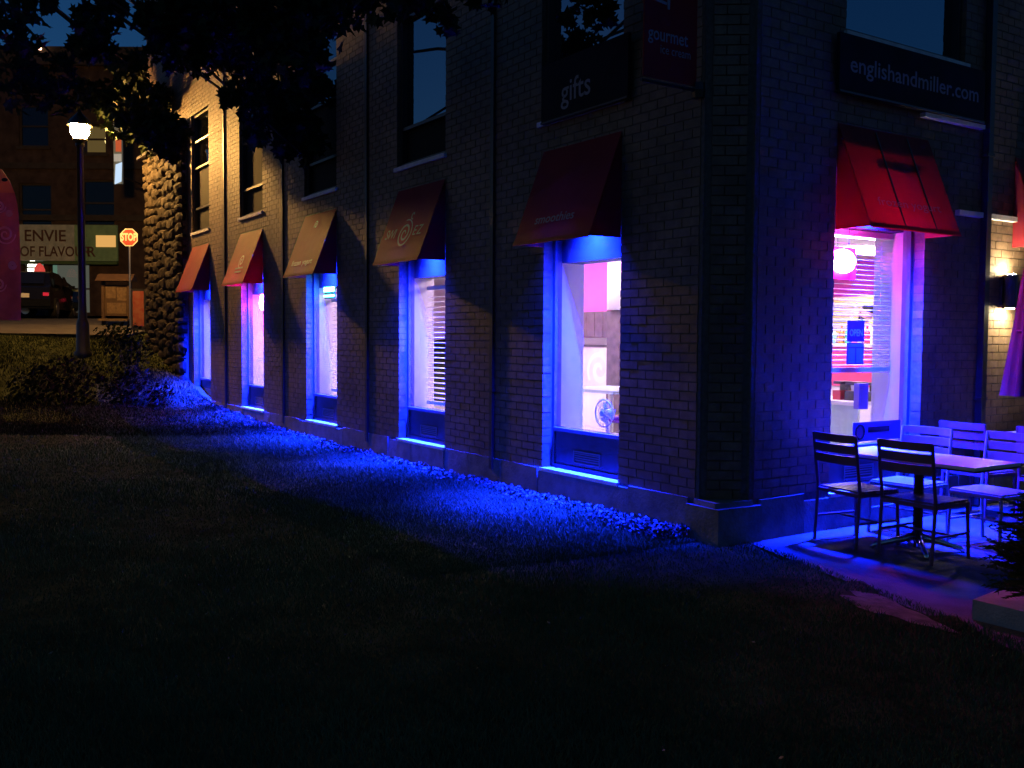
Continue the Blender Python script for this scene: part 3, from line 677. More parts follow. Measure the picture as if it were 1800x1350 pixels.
box('yellow_panel', (-5.2, -3.5, 6.9, 6.94, 1.55, 2.25), YEL, t); box('teal_panel', (-3.45, -2.6, 6.9, 6.94, 1.4, 2.35), CYB, t)
for k in range(5): box('menu_line', (-5.0+.02*k, -3.8, 6.885, 6.897, 1.65+.11*k, 1.69+.11*k), MT['white'], t)
for k in range(4): tag(MB().lathe([(.05, 0), (.075, .12), (.05, .16)], -2.95+k*.11, 4.62, 12).build('tub', [MAR, YEL, MT['white'], CYB][k], None), ['maroon tub standing on the red service counter', 'yellow tub standing on the red service counter', 'white tub standing on the red service counter', 'teal tub standing on the red service counter'][k], 'tub', 'tubs on the service counter').location.z = 1.54

# person behind the counter
def person():
    t = thing('person', 'bearded person in a white shirt standing behind the red counter', 'person', (-2.62, 5.35, FZ), math.radians(-38))
    me = bpy.data.meshes.new('b')
    V = [(0,0,.92),(0,0,1.08),(0,0,1.25),(0,0,1.42),(0,-.005,1.50),(0,-.015,1.56),(-.10,0,.88),(-.11,0,.48),(-.11,.02,.08),(-.11,-.12,.04),(.10,0,.88),(.11,0,.48),(.11,.02,.08),(.11,-.12,.04),(-.19,0,1.42),(-.25,-.02,1.14),(-.20,-.24,1.04),(-.17,-.33,1.05),(.19,0,1.42),(.27,-.03,1.15),(.18,-.25,1.20),(.12,-.34,1.25)]
    E = [(0,1),(1,2),(2,3),(3,4),(4,5),(0,6),(6,7),(7,8),(8,9),(0,10),(10,11),(11,12),(12,13),(3,14),(14,15),(15,16),(16,17),(3,18),(18,19),(19,20),(20,21)]
    R = [.14,.13,.15,.14,.06,.055,.09,.065,.045,.035,.09,.065,.045,.035,.065,.045,.034,.03,.065,.045,.034,.03]
    me.from_pydata(V, E, []); o = bpy.data.objects.new('b', me); C.objects.link(o)
    md = o.modifiers.new('s', 'SKIN'); me.skin_vertices[0].data[0].use_root = True
    for i, r in enumerate(R): me.skin_vertices[0].data[i].radius = (r*1.05, r*(.72 if i < 4 else 1))
    sd = o.modifiers.new('u', 'SUBSURF'); sd.levels = 2
    bpy.context.view_layer.update(); m2 = bpy.data.meshes.new_from_object(o.evaluated_get(bpy.context.evaluated_depsgraph_get())); bpy.data.objects.remove(o)
    SK = mat('skin', (.5, .3, .22), .5, .4); SH = mat('white_shirt', (.75, .74, .74), .8, .2, noise=.08, scale=9); TR = mat('dark_trousers', (.03, .03, .04), .8, .2); HR = mat('dark_hair', (.02, .014, .01), .6, .3)
    m2.materials.clear(); [m2.materials.append(m) for m in (SH, TR, SK)]
    for p in m2.polygons:
        c = p.center; p.material_index = 1 if c.z < .90 and abs(c.x) < .19 and c.y > -.17 else (2 if (c.z > 1.48 and abs(c.x) < .08) or c.y < -.13 and c.z > .9 else 0); p.use_smooth = True
    bo = bpy.data.objects.new('body', m2); C.objects.link(bo); bo.parent = t
    h = MB().ell((0, -.02, 1.665), (.075, .095, .115), 18, 12)
    h.xf(lambda v: Vector((v.x*(1-.22*max(0, (1.64-v.z)/.1)), v.y-.012*max(0, (1.66-v.z)/.1), v.z))); h.ell((0, -.118, 1.655), (.013, .02, .022), 8, 6); h.ell((-.077, -.01, 1.66), (.012, .022, .03), 8, 6); h.ell((.077, -.01, 1.66), (.012, .022, .03), 8, 6)
    hd = h.build('head', SK, t, True)
    MB().ell((-.03, -.105, 1.68), (.013, .009, .007), 8, 6).ell((.03, -.105, 1.68), (.013, .009, .007), 8, 6).build('eyes', HR, hd)
    MB().ell((0, .006, 1.72), (.083, .098, .075), 16, 10).build('hair', HR, t, True)
    MB().ell((0, -.072, 1.595), (.058, .052, .05), 14, 10).build('beard', HR, t, True)
    for s, c in ((-1, Vector((-.17, -.35, 1.05))), (1, Vector((.11, -.36, 1.26)))):
        q = MB().ell(c+Vector((0, -.03, 0)), (.038, .05, .018), 10, 6)
        for k, l in enumerate((.06, .075, .07, .055)):
            x0 = c.x-.028+.019*k; q.tube([(x0, c.y-.06, c.z), (x0, c.y-.075-l*.5, c.z-.008), (x0, c.y-.07-l, c.z-.03)], [.009, .008, .006], 6)
        q.tube([(c.x-s*.03, c.y-.02, c.z), (c.x-s*.06, c.y-.05, c.z), (c.x-s*.06, c.y-.085, c.z-.01)], [.011, .010, .007], 6); q.build('hand', SK, t, True)
person()

# ------------------------------------------------------------------ patio furniture
PZ0 = -.07
def make_chair(label, m):
    t = thing('patio_chair', label, 'chair', group='slatted patio chairs')
    w = .23
    for s in (-1, 1):
        MB().tube([(s*w, -.24, 0), (s*w, -.21, .45), (s*w, -.27, .90)], .014, 8).build('leg', m, t)
        MB().tube([(s*w, .22, 0), (s*w*.97, .20, .43)], .014, 8).build('leg', m, t)
        MB().bar((s*w, -.22, .20), (s*w, .21, .20), .016).build('stretcher', m, t)
    MB().bar((-w, .0, .20), (w, .0, .20), .016).build('stretcher', m, t)
    MB().box(-w, w, .19, .215, .41, .44).box(-w, w, -.225, -.20, .41, .44).box(-w-.012, -w+.012, -.2, .19, .41, .44).box(w-.012, w+.012, -.2, .19, .41, .44).build('seat_frame', m, t)
    for k in range(7): MB().box(-w+.005, w-.005, -.195+k*.058, -.195+k*.058+.048, .441, .455).build('seat_slat', m, t)
    for k, (a, b) in enumerate(((.665, .735), (.755, .822), (.842, .905))):
        q = MB()
        for i in range(6):
            x0, x1 = -w+2*w*i/6, -w+2*w*(i+1)/6; f = lambda x: -.03*(1-(x/w)**2)
            yb = -.215-.055*((a+b)/2-.45)/.45
            q.hexa([(x0,yb+f(x0)-.008,a),(x1,yb+f(x1)-.008,a),(x1,yb+f(x1)+.008,a),(x0,yb+f(x0)+.008,a),(x0,yb+f(x0)-.008,b),(x1,yb+f(x1)-.008,b),(x1,yb+f(x1)+.008,b),(x0,yb+f(x0)+.008,b)])
        q.build('back_slat', m, t)
    return t
ch = make_chair('dark slatted chair nearest the wall, its back to the lawn', MT['chair']); ch.location = (.47, 1.10, PZ0); ch.rotation_euler = (0, 0, math.radians(-8))
dup(ch, (1.08, 1.10, PZ0), math.radians(-1), 'dark slatted chair at the front of the table, its back to the lawn')
gc = make_chair('pale slatted chair on the far side of the table nearest the window', MT['pchair']); gc.location = (.47, 1.78, PZ0); gc.rotation_euler = (0, 0, math.radians(183))
dup(gc, (1.13, 1.92, PZ0), math.radians(176), 'violet lit slatted chair on the far side of the table at its right end')
dup(ch, (.35, 3.05, PZ0), math.radians(-4), 'slatted chair between the two patio tables, back to the pale chair')
dup(ch, (1.02, 3.15, PZ0), math.radians(3), 'slatted chair between the patio tables at the right edge')
dup(ch, (.52, 4.45, PZ0), math.radians(180), 'magenta lit slatted chair farthest back by the brick wall')
def make_table(label):
    t = thing('patio_table', label, 'table', group='pale topped patio tables')
    MB().box(-.64, .64, -.30, .30, .725, .75).build('table_top', MT['tabletop'], t); MB().box(-.645, .645, -.305, .305, .712, .724).build('edge_band', MT['frame'], t)
    MB().tube([(0, 0, .10), (0, 0, .712)], .038, 14).build('column', MT['black'], t)
    for k in range(4):
        a = math.pi/4+k*math.pi/2; d = Vector((math.cos(a), math.sin(a), 0))
        MB().tube([d*.03+Vector((0,0,.11)), d*.16+Vector((0,0,.075)), d*.32+Vector((0,0,.03)), d*.345+Vector((0,0,.006))], [.035, .026, .02, .018], 8).build('foot', MT['chrome'], t, True)
    MB().bar((-.55, 0, .705), (.55, 0, .705), .05, .012).build('top_brace', MT['black'], t)
    return t
tb = make_table('pale topped patio table in front of the patio window'); tb.location = (.93, 1.24, PZ0)
dup(tb, (.80, 3.72, PZ0), 0, 'pale topped patio table farther back by the brick wall')
# closed umbrella
t = thing('patio_umbrella', 'closed burgundy umbrella standing by the back patio table', 'umbrella', (.83, 3.02, PZ0))
MB().tube([(0, 0, .06), (0, 0, 2.62)], .02, 10).build('pole', MT['steel'], t); MB().lathe([(.25, 0), (.25, .05), (.06, .07), (.03, .16)], 0, 0, 20).build('base', MT['black'], t)
q = MB(); prof = [(.20, 1.17), (.185, 1.3), (.15, 1.6), (.115, 1.9), (.085, 2.2), (.05, 2.45), (.02, 2.56)]; n = 32
for r, z in prof:
    for k in range(n): a = 2*math.pi*k/n; rr = r*(1+.30*math.cos(8*a)); q.v.append((rr*math.cos(a), rr*math.sin(a), z))
for i in range(len(prof)-1):
    for k in range(n): q.f.append((i*n+k, i*n+(k+1) % n, (i+1)*n+(k+1) % n, (i+1)*n+k))
q.f.append(tuple(range((len(prof)-1)*n, len(prof)*n))); q.build('canopy', MT['umb'], t, True)
MB().tube([(.135*math.cos(a), .135*math.sin(a), 1.75) for a in np.linspace(0, 2*math.pi, 21)[:-1]], .012, 5, closed=True).build('tie_strap', MT['umb'], t)
MB().ell((0, 0, 2.64), (.03, .03, .04)).build('finial', MT['steel'], t)
# paving slab and conifer at the right edge
tag(MB().hexa([(2.18, .36, -.07), (2.25, -.18, -.07), (2.95, -.16, -.07), (2.95, .45, -.07), (2.18, .36, .05), (2.25, -.18, .05), (2.95, -.16, .05), (2.95, .45, .05)]).build('paving_slab', MT['slab']), 'pale raised paving slab under the conifer at the right edge', 'slab')
def leaves(n, center, rad, size, seed, droop=.3):
    r = np.random.default_rng(seed); d = r.normal(size=(n, 3)); d /= np.linalg.norm(d, axis=1)[:, None]
    return np.array(center)+d*np.array(rad)*(r.random((n, 1))**.45), r
LEAF = [(0,-.5),(.16,-.3),(.5,-.34),(.34,-.08),(.52,.16),(.2,.14),(0,.55),(-.2,.14),(-.52,.16),(-.34,-.08),(-.5,-.34),(-.16,-.3)]
def leaf_verts(p, s, r):
    a = Vector(r.normal(size=3)).normalized(); b = a.orthogonal().normalized()
    ang = r.random()*6.28; b = (Matrix.Rotation(ang, 3, a) @ b); c = a.cross(b)
    return [Vector(p)+b*(x*s)+c*(y*s)+a*(abs(x)*s*.25) for x, y in LEAF]
t = thing('conifer_shrub', 'feathery conifer shrub cut off by the right edge of the patio', 'shrub', (2.52, .02, .05))
MB().tube([(0, 0, 0), (.01, 0, .35), (0, .01, .62)], [.03, .022, .008], 8).build('trunk', MT['bark'], t)
q = MB(); r = random.Random(3)
for k in range(260):
    z = r.uniform(.06, .62); a = r.uniform(0, 6.28); R_ = (.30*(1-((z-.25)/.45)**2) if z > .25 else .26)*r.uniform(.75, 1.1); d = Vector((math.cos(a), math.sin(a), r.uniform(-.25, .35))); b0 = Vector((0, 0, z))
    side = Vector((-d.y, d.x, 0)).normalized()
    for j in range(9):
        f = .3+.7*j/8; c = b0+d*R_*f; l = .07*(1.15-f)+.012
        for sg in (-1, 1):
            e = c+side*sg*l+d*.03+Vector((0, 0, r.uniform(-.015, .015))); w_ = Vector((0, 0, .006)); q.add([c-w_, e, c+w_+d*.012], [(0, 1, 2)])
q.build('foliage', MT['conifer'], t)

# ------------------------------------------------------------------ grass
def in_building(x, y): return ((x < XCH+.3) & (y > -.03)) | ((x > -.3) & (y > .34-.27*np.maximum(x, 0)))
def blades(name, n, gen, hmin, hmax, wk, m):
    x, y = gen(n); k = ~in_building(x, y) & ~((((x-1.85)*.96+(y+.42)*-.27)/.42)**2+(((x-1.85)*.27+(y+.42)*.96)/.13)**2 < .8+.4*rng.random(n)); x, y = x[k], y[k]; n = len(x)
    sy = (x-CAM.x)*F0.x+(y-CAM.y)*F0.y; sx = (x-CAM.x)*R0.x+(y-CAM.y)*R0.y
    z = np.interp(sy, KX, KZ)+np.where((sy > 1) & (sy < 40), .025*np.sin(sx*2.1+sy*1.3)*np.sin(sy*.9-sx*.7), 0)-.022
    fd = np.clip((x+1.2)/.9, 0, 1)*np.clip((y+2.2)/1.0, 0, 1); z = z*(1-fd)+(-.072)*fd
    h = rng.uniform(hmin, hmax, n)*(1+.5*np.sin(x*1.7)*np.sin(y*2.3)); w = wk*(.6+sy/9); a = rng.random(n)*6.283; l = rng.uniform(.2, .9, n)*h; b = rng.random(n)*6.283
    dx, dy = np.cos(a)*w, np.sin(a)*w
    P0 = np.stack([x-dx, y-dy, z], -1); P1 = np.stack([x+dx, y+dy, z], -1)
    mx, my = x+np.cos(b)*l*.35, y+np.sin(b)*l*.35; P2 = np.stack([mx+dx*.7, my+dy*.7, z+h*.6], -1); P3 = np.stack([mx-dx*.7, my-dy*.7, z+h*.6], -1)
    P4 = np.stack([x+np.cos(b)*l, y+np.sin(b)*l, z+h], -1)
    V = np.stack([P0, P1, P2, P3, P4], 1).reshape(-1, 3); i = np.arange(n)*5
    T = np.concatenate([np.stack([i, i+1, i+2], -1), np.stack([i, i+2, i+3], -1), np.stack([i+3, i+2, i+4], -1)])
    return tag(numpy_mesh(name, V, T, m), 'short mown grass of the lawn', 'grass', kind='stuff')
def gen_fg(n):
    sy = 2.6+14*rng.random(n)**1.6; sx = (rng.random(n)*2-1)*.60*sy; return CAM.x+R0.x*sx+F0.x*sy, CAM.y+R0.y*sx+F0.y*sy
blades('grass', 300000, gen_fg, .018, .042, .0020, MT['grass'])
def gen_bg(n):
    sy = 15+9.2*rng.random(n); sx = (-.62+.42*rng.random(n))*sy; return CAM.x+R0.x*sx+F0.x*sy, CAM.y+R0.y*sx+F0.y*sy
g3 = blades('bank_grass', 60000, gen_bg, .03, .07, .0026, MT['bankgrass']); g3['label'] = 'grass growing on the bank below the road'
def gen_wall(n): x = -.2-15*rng.random(n)**1.3; return x, -.03-2.6*rng.random(n)**1.3
g2 = blades('wall_grass', 90000, gen_wall, .02, .055, .0020, MT['grass']); g2['label'] = 'grass growing along the foot of the long wall'
# broad weeds and mulch at the wall foot
n = 5200; x = -.3-14.5*rng.random(n)**1.6; y = -.04-(.10+.3*np.abs(np.sin(x*1.9+.5*np.sin(x*5))))*rng.random(n)**.9; z = np.array([float(v) for v in gh(x, y)])+rng.uniform(-.02, .05, n)
s = rng.uniform(.010, .026, n); d1 = rng.normal(size=(n, 3)); d1[:, 2] *= .5; d1 /= np.linalg.norm(d1, axis=1)[:, None]; d2 = rng.normal(size=(n, 3)); d2 -= (d2*d1).sum(1)[:, None]*d1; d2 /= np.linalg.norm(d2, axis=1)[:, None]
c = np.stack([x, y, z], -1); V = np.stack([c-d1*s[:, None], c+d2*s[:, None]*.7, c+d1*s[:, None], c-d2*s[:, None]*.7], 1).reshape(-1, 3); i = np.arange(n)*4
tag(numpy_mesh('ground_cover', V, np.stack([i, i+1, i+2, i+3], -1), MT['mulch']), 'low leafy weeds and chips at the wall foot', 'ground cover', kind='stuff')

wp = MB(); wp.v.append((1.85, -.42, -.058)); nw = 26
for k in range(nw):
    a = 2*math.pi*k/nw; r_ = 1+.22*math.sin(3*a+1)+.12*math.sin(7*a); u_, v_ = .42*r_*math.cos(a), .14*r_*math.sin(a)
    wp.v.append((1.85+u_*.96+v_*.27, -.42-u_*.27+v_*.96, -.062))
wp.f = [(0, 1+k, 1+(k+1) % nw) for k in range(nw)]
tag(wp.build('worn_earth', mat('worn_earth', (.16, .13, .11), .95, .1, noise=.4, scale=12, bump=.8, bscale=60)), kind='structure')
# a few fallen leaves and pale scraps on the lawn
fl_ = MB()
for k in range(26):
    sy = random.uniform(2.9, 11); sx = random.uniform(-.5, .5)*sy; p = st(sx, sy)
    if in_building(p.x, p.y) or p.x > -.8 and p.y > -1.8: continue
    a = random.uniform(0, 6.28); l = random.uniform(.008, .018); z = float(gh(p.x, p.y))+random.uniform(.012, .03)
    ux, uy = Vector((math.cos(a)*l, math.sin(a)*l, random.uniform(-.006, .006))), Vector((-math.sin(a)*l*.6, math.cos(a)*l*.6, random.uniform(-.006, .006))); c = Vector((p.x, p.y, z))
    fl_.add([c-ux, c+uy*.9, c+ux, c-uy], [(0, 1, 2, 3)])
tag(fl_.build('fallen_leaves', mat('pale_dry_leaf', (.20, .17, .11), .8, .1, noise=.4, scale=11)), 'small pale fallen leaves scattered over the lawn', 'fallen leaves', kind='stuff')

# ------------------------------------------------------------------ maple overhead
t = thing('maple_tree', 'big maple whose dark boughs hang over the lawn from the upper left', 'tree', (0, 0, 0))
base = st(-8.5, 10.2, 0)
MB().tube([base+Vector((0,0,-.2)), base+Vector((0,0,.4)), base+Vector((.05,0,2)), base+Vector((.2,.1,4)), base+Vector((.3,.3,6.2)), base+Vector((.3,.4,9))], [.45, .34, .28, .25, .2, .1], 12).build('trunk', MT['bark'], t, True)
def P(dep, u, v): return CAM+(Fv+Rv*((u-900)/1693.12)-Uw*((v-675)/1693.12))*dep
cl = []   # (depth, u, v, radius px, n)
for u, v, r, n_ in ((10,40,55,120),(60,0,35,60),(40,85,26,30),(165,40,34,110),(162,80,30,90),(195,10,26,40),(105,118,26,30),
                  (285,35,42,150),(340,40,60,260),(410,45,66,300),(480,30,66,300),(545,40,56,220),(600,10,48,150),(360,95,42,150),(430,110,42,160),(515,100,50,200),(300,90,36,100),
                  (415,165,26,55),(445,205,24,50),(450,245,16,16),(470,165,34,120),(505,180,38,150),(530,225,30,110),(510,255,26,60),(555,155,30,80),(555,255,18,26),(485,215,28,70),(535,280,14,14),
                  (30,150,50,80),(90,165,40,70),(150,165,30,60),(205,175,36,150),(235,150,30,90),(180,190,22,50),(296,268,15,40),(268,172,30,150),(225,120,28,110),(242,104,18,40),(245,205,36,150),(280,225,36,200),(300,235,30,120),(308,250,22,40),(215,225,26,40),(265,250,20,30),  # some clumps here are added to block lamp light on awnings and upper wall
                  (770,20,24,24),(790,50,16,10),(1045,10,44,60),(1000,35,14,7),(680,-10,50,80),(860,-25,50,60)):
    cl.append((8.2 if u > 650 else 14.2 if 465 <= u and v > 140 else 21.3 if u == 268 else 21 if u in (225, 242) and v < 125 else 22 if 145 < u < 240 and v > 145 else 18.4 if u > 240 and v > 195 and u < 340 else random.uniform(9.6, 11.4), u, v, r, n_))
q = MB(); LR = np.random.default_rng(11); single = []
hub = base+Vector((.3, .3, 6.2))
br = MB()
for k, (dep, u, v, r, n_) in enumerate(cl):
    c = P(dep, u, v); R_ = r*dep/1693; mid = (hub+c)/2+Vector((0, 0, 1.0+.3*math.sin(k)))
    if (k % 2 == 0 and dep < 12) or k % 9 == 0: br.tube([hub+Vector((0, 0, .1*k/10)), mid, c+Vector((0, 0, R_*.3)), c-Vector((0, 0, R_*.3))], [.06, .035, .012, .005], 5)
    pts, _ = leaves(n_, c, (R_, R_*1.3, R_), 1, k+50)
    for p in pts: single.append((p, LR.uniform(.10, .18)*(1.6 if dep > 20 else 1.25 if dep > 13 else 1), k))
for k in range(6):     # the crown above the picture
    c = hub+Vector((LR.uniform(-2.5, 5), LR.uniform(-2.5, 3), LR.uniform(.8, 3.4))); pts, _ = leaves(170, c, (1.2, 1.2, .8), 1, 300+k)
    br.tube([hub, (hub+c)/2+Vector((0, 0, .3)), c], [.09, .05, .02], 5)
    for p in pts: single.append((p, LR.uniform(.12, .2), 99))
br.build('branches', MT['bark'], t)
fr = [i for i, s_ in enumerate(single) if s_[2] < 99 and cl[s_[2]][2] > 120][:300]; frs = set(fr)
lm = []
for k in range(6):
    b = MB(); L = [Vector((x_, y_, abs(x_)*.25)) for x_, y_ in LEAF]; b.add(L+[Vector((0, 0, 0))], [(i, (i+1) % 12, 12) for i in range(12)]); lm.append(b.mesh('leaf', MT['leaf']))
for i, (p, s_, k) in enumerate(single):
    if i in frs:
        o = bpy.data.objects.new('leaf', lm[i % 6]); C.objects.link(o); o.parent = t; o.location = p; o.scale = (s_, s_, s_); o.rotation_euler = tuple(LR.uniform(0, 6.28, 3))
    else:
        vs = leaf_verts(p, s_, LR); q.add(vs+[Vector(p)], [(j, (j+1) % 12, 12) for j in range(12)])
tag(q.build('crown', MT['leaf'], t), kind='stuff')

# ------------------------------------------------------------------ shrubs
def shrub(label, c, rad, n, ls, seed, m=None):
    t = thing('shrub', label, 'shrub', c, group='dark shrubs beyond the lawn'); pts, r = leaves(n, (0, 0, rad[2]*.75), rad, 1, seed); q = MB()
    for p in pts:
        if p[2] < -.05: continue
        a = Vector(r.normal(size=3)).normalized(); b = a.orthogonal().normalized(); d = a.cross(b); s_ = ls*r.uniform(.6, 1.3)
        q.add([Vector(p)-b*s_, Vector(p)+d*s_*.45, Vector(p)+b*s_, Vector(p)-d*s_*.45], [(0, 1, 2, 3)])
    q.build('foliage', m or MT['shrub'], t); w = MB()
    for k in range(6): a = k*1.05; w.tube([(0, 0, -.2), (.15*math.cos(a), .15*math.sin(a), rad[2]*.5), (.6*rad[0]*math.cos(a), .6*rad[1]*math.sin(a), rad[2]*1.1)], [.02, .014, .006], 5)
    w.build('stems', MT['bark'], t)
def gp(sx, sy): p = st(sx, sy); return (p.x, p.y, float(gh(p.x, p.y))-.03)
shrub('wide dark shrub on the bank in front of the fieldstone bay', gp(-8.9, 19.2), (.75, .75, .55), 700, .06, 21)
shrub('low dark shrub at the left end of the bank planting', gp(-9.75, 19.6), (.5, .5, .42), 360, .06, 22)
shrub('dark shrub right at the foot of the fieldstone bay', gp(-7.75, 19.3), (.55, .5, .48), 450, .06, 23)
shrub('small shrub between the stone bay and the first blue window', gp(-7.0, 19.0), (.36, .3, .32), 240, .05, 24)
shrub('dark trailing plants spilling over the top of the fieldstone bay', (-17.3, -.22, 5.75), (1.55, .22, .34), 700, .075, 31)
shrub('rounded dark bush at the foot of the street lamp', gp(-9.65, 23.4), (.55, .5, .28), 420, .05, 25)
shrub('tall dark shrub against the left side of the fieldstone bay', gp(-8.35, 21.0), (.5, .5, .7), 420, .06, 26)

# ------------------------------------------------------------------ street lamp
lp = Vector((-18.5, -1.68, float(gh(-18.5, -1.68))))
t = thing('street_lamp', 'lit sodium street lamp on a dark post at the left', 'street lamp', lp)
H = 6.28-lp.z
MB().lathe([(.20, -.1), (.20, .08), (.15, .12), (.14, .75), (.10, .85), (.085, 1.2), (.07, H-.42), (.10, H-.40), (.10, H-.34)], 0, 0, 16).build('post', MT['black'], t, True)
MB().lathe([(.07, H-.34), (.16, H-.26), (.15, H-.235)], 0, 0, 14).build('lamp_collar', MT['black'], t)
MB().lathe([(.12, H-.233), (.2, H-.1), (.21, H+.05), (.19, H+.10)], 0, 0, 16).build('globe', MT['sodium'], t, True)
MB().lathe([(.215, H+.100), (.28, H+.055), (.28, H+.067), (.20, H+.2),(.12, H+.28), (.06, H+.34), (.015, H+.44)], 0, 0, 14).build('finial', MT['black'], t, True)  # includes an added hood brim that keeps lamp light off the upper wall

# feather flag
FP = fabric('pink_flag_cloth', (.42, .15, .12), (.50, .16, .13), .22, dirt=.5); FPR = fabric('pale_flag_print', (.75, .5, .45), (.9, .6, .5), .6); FO = fabric('orange_flag_cloth', (.50, .20, .09), (.5, .2, .08), .25)
c0 = st(-9.55, 18.0); gz = float(gh(c0.x, c0.y))
t = thing('feather_flag', 'tall pink feather flag with pale swirls at the left edge', 'flag', (c0.x, c0.y, gz), SRZ)
zt = 4.85-gz; zb_ = 1.85-gz; n = 14; fl = MB(); fo = MB(); ft = MB()
def fw(k): return .46 if k < .62 else .46*math.sqrt(max(0, 1-((k-.62)/.38)**2.2))
for k0 in range(n):
    a, b = k0/n, (k0+1)/n; za, zb2 = zb_+(zt-zb_)*a, zb_+(zt-zb_)*b; yy = lambda k: .03*math.sin(5*k)
    (fo if .76 < (a+b)/2 < .90 else ft if a > .8 else fl).hexa([(-.35, yy(a), za), (-.35+2*fw(a)*.78, yy(a)+.02, za), (-.35+2*fw(a)*.78, yy(a)+.026, za), (-.35, yy(a)+.006, za), (-.35, yy(b), zb2), (-.35+2*fw(b)*.78, yy(b)+.02, zb2), (-.35+2*fw(b)*.78, yy(b)+.026, zb2), (-.35, yy(b)+.006, zb2)])
fl.build('flag_cloth', FP, t); ft.build('flag_tip', FP, t); fo.build('flag_band', FO, t)
MB().tube([(-.37, .01, -.3), (-.37, .01, zt-.3), (-.30, .01, zt), (-.1, .01, zt+.06)], .016, 8).build('pole', MT['steel'], t)
for (x_, z_, r_) in ((.14, .53, .19), (.04, .70, .12), (.0, .22, .14), (.26, .34, .08), (.22, .66, .06)):
    swirl(0, r_, 2.0, .042, (x_, -.035, zb_+(zt-zb_)*z_), (1, 0, 0), (0, 0, 1), 'swirl_print', t, FPR)
MB().ell((.14, -.02, zb_+(zt-zb_)*.865), (.06, .008, .035)).build('dark_spot', MT['navy'], t)

# ------------------------------------------------------------------ car
CARP = mat('dark_car_paint', (.006, .006, .007), .15, .35); CGL = mat('car_glass', (.008, .009, .010), .03, .7); TYRE = mat('tyre_rubber', (.012, .012, .012), .8, .2)
TAIL = mat('tail_lens', (.35, .01, .03), .3, .5, emit=(1, .03, .08), estr=.35); PLATE = mat('number_plate', (.6, .6, .6), .5, .4)
def car(label, loc, rz):
    t = thing('parked_car', label, 'car', loc, rz)
    prof = [(-2.15,.32),(-2.2,.55),(-2.12,.92),(-1.95,1.0),(-1.45,1.40),(-.9,1.47),(.1,1.45),(.85,1.02),(1.75,.88),(2.1,.70),(2.15,.36)]   # (along, z), rear first
    q = MB(); ring = []
    def hw(y, z): return (.86 if z < 1.03 else .86-.22*(z-1.0)/.47)*(1-.06*max(0, abs(y)-1.6)/.6)
    prof2 = prof
    nP = len(prof2)
    for (y, z) in prof2:
        w = hw(y, z); q.v += [(-w, y, z), (-w*.97, y, z), (w*.97, y, z), (w, y, z)]
    bot = [(y, .26) for y, z in prof2]
    for k in range(nP-1):
        for j in range(3): q.f.append((k*4+j, k*4+j+1, (k+1)*4+j+1, (k+1)*4+j))
    b0 = len(q.v)
    for (y, z) in prof2: q.v += [(-.84, y, .27), (.84, y, .27)]
    for k in range(nP-1):
        q.f.append((k*4, (k+1)*4, b0+(k+1)*2, b0+k*2)); q.f.append((k*4+3, b0+k*2+1, b0+(k+1)*2+1, (k+1)*4+3)); q.f.append((b0+k*2, b0+(k+1)*2, b0+(k+1)*2+1, b0+k*2+1))
    q.f.append((0, b0, b0+1, 3)); q.f.append(((nP-1)*4, (nP-1)*4+3, b0+(nP-1)*2+1, b0+(nP-1)*2))
    q.build('body', CARP, t)
    MB().add([(-.62, -1.955, 1.03), (.62, -1.955, 1.03), (.56, -1.50, 1.395), (-.56, -1.50, 1.395)], [(0, 1, 2, 3)]).xf(lambda v: v+Vector((0, -.012, .012))).build('rear_window', CGL, t)
    MB().add([(-.6, .80, 1.06), (.6, .80, 1.06), (.55, .17, 1.42), (-.55, .17, 1.42)], [(3, 2, 1, 0)]).xf(lambda v: v+Vector((0, .012, .012))).build('windscreen', CGL, t)
    for s in (-1, 1):
        for (a, b) in ((-1.45, -.35), (-.28, .62)):
            MB().add([(s*.868, a-.2*(a < -1), 1.04), (s*.868, b, 1.04), (s*.80, min(b, .25), 1.36), (s*.80, a+.12, 1.36)], [(0, 1, 2, 3)]).build('side_window', CGL, t)
        MB().box(s*.80-.16*(s > 0), s*.80+.16*(s < 0), -2.205, -2.16, .66, .76).build('tail_light', TAIL, t)
        MB().box(s*.88, s*.88+s*.16, .50, .62, 1.0, 1.10).build('wing_mirror', CARP, t)
        MB().box(s*.72-.12, s*.72+.12, 2.06, 2.14, .62, .72).build('headlight', MT['steel'], t)
        for y in (-1.32, 1.32):
            w = MB().tube([(s*.66, y, .31), (s*.875, y, .31)], .31, 20).build('wheel', TYRE, t); MB().tube([(s*.87, y, .31), (s*.885, y, .31)], .20, 16).build('rim', MT['steel'], w)
    MB().box(-.26, .26, -2.225, -2.205, .60, .73).build('number_plate', PLATE, t)
    MB().box(-.85, .85, -2.24, -2.15, .34, .52).build('bumper', CARP, t)
    return t
cp = st(-15.55, 31.6); car('dark parked car seen from behind with red tail lights and a pale plate', (cp.x, cp.y, float(gh(cp.x, cp.y))+.03), SRZ+math.radians(14))
cp = st(-17.2, 33.2); car('second dark car beyond the first, half hidden by the pink flag', (cp.x, cp.y, float(gh(cp.x, cp.y))+.03), SRZ+math.radians(75))

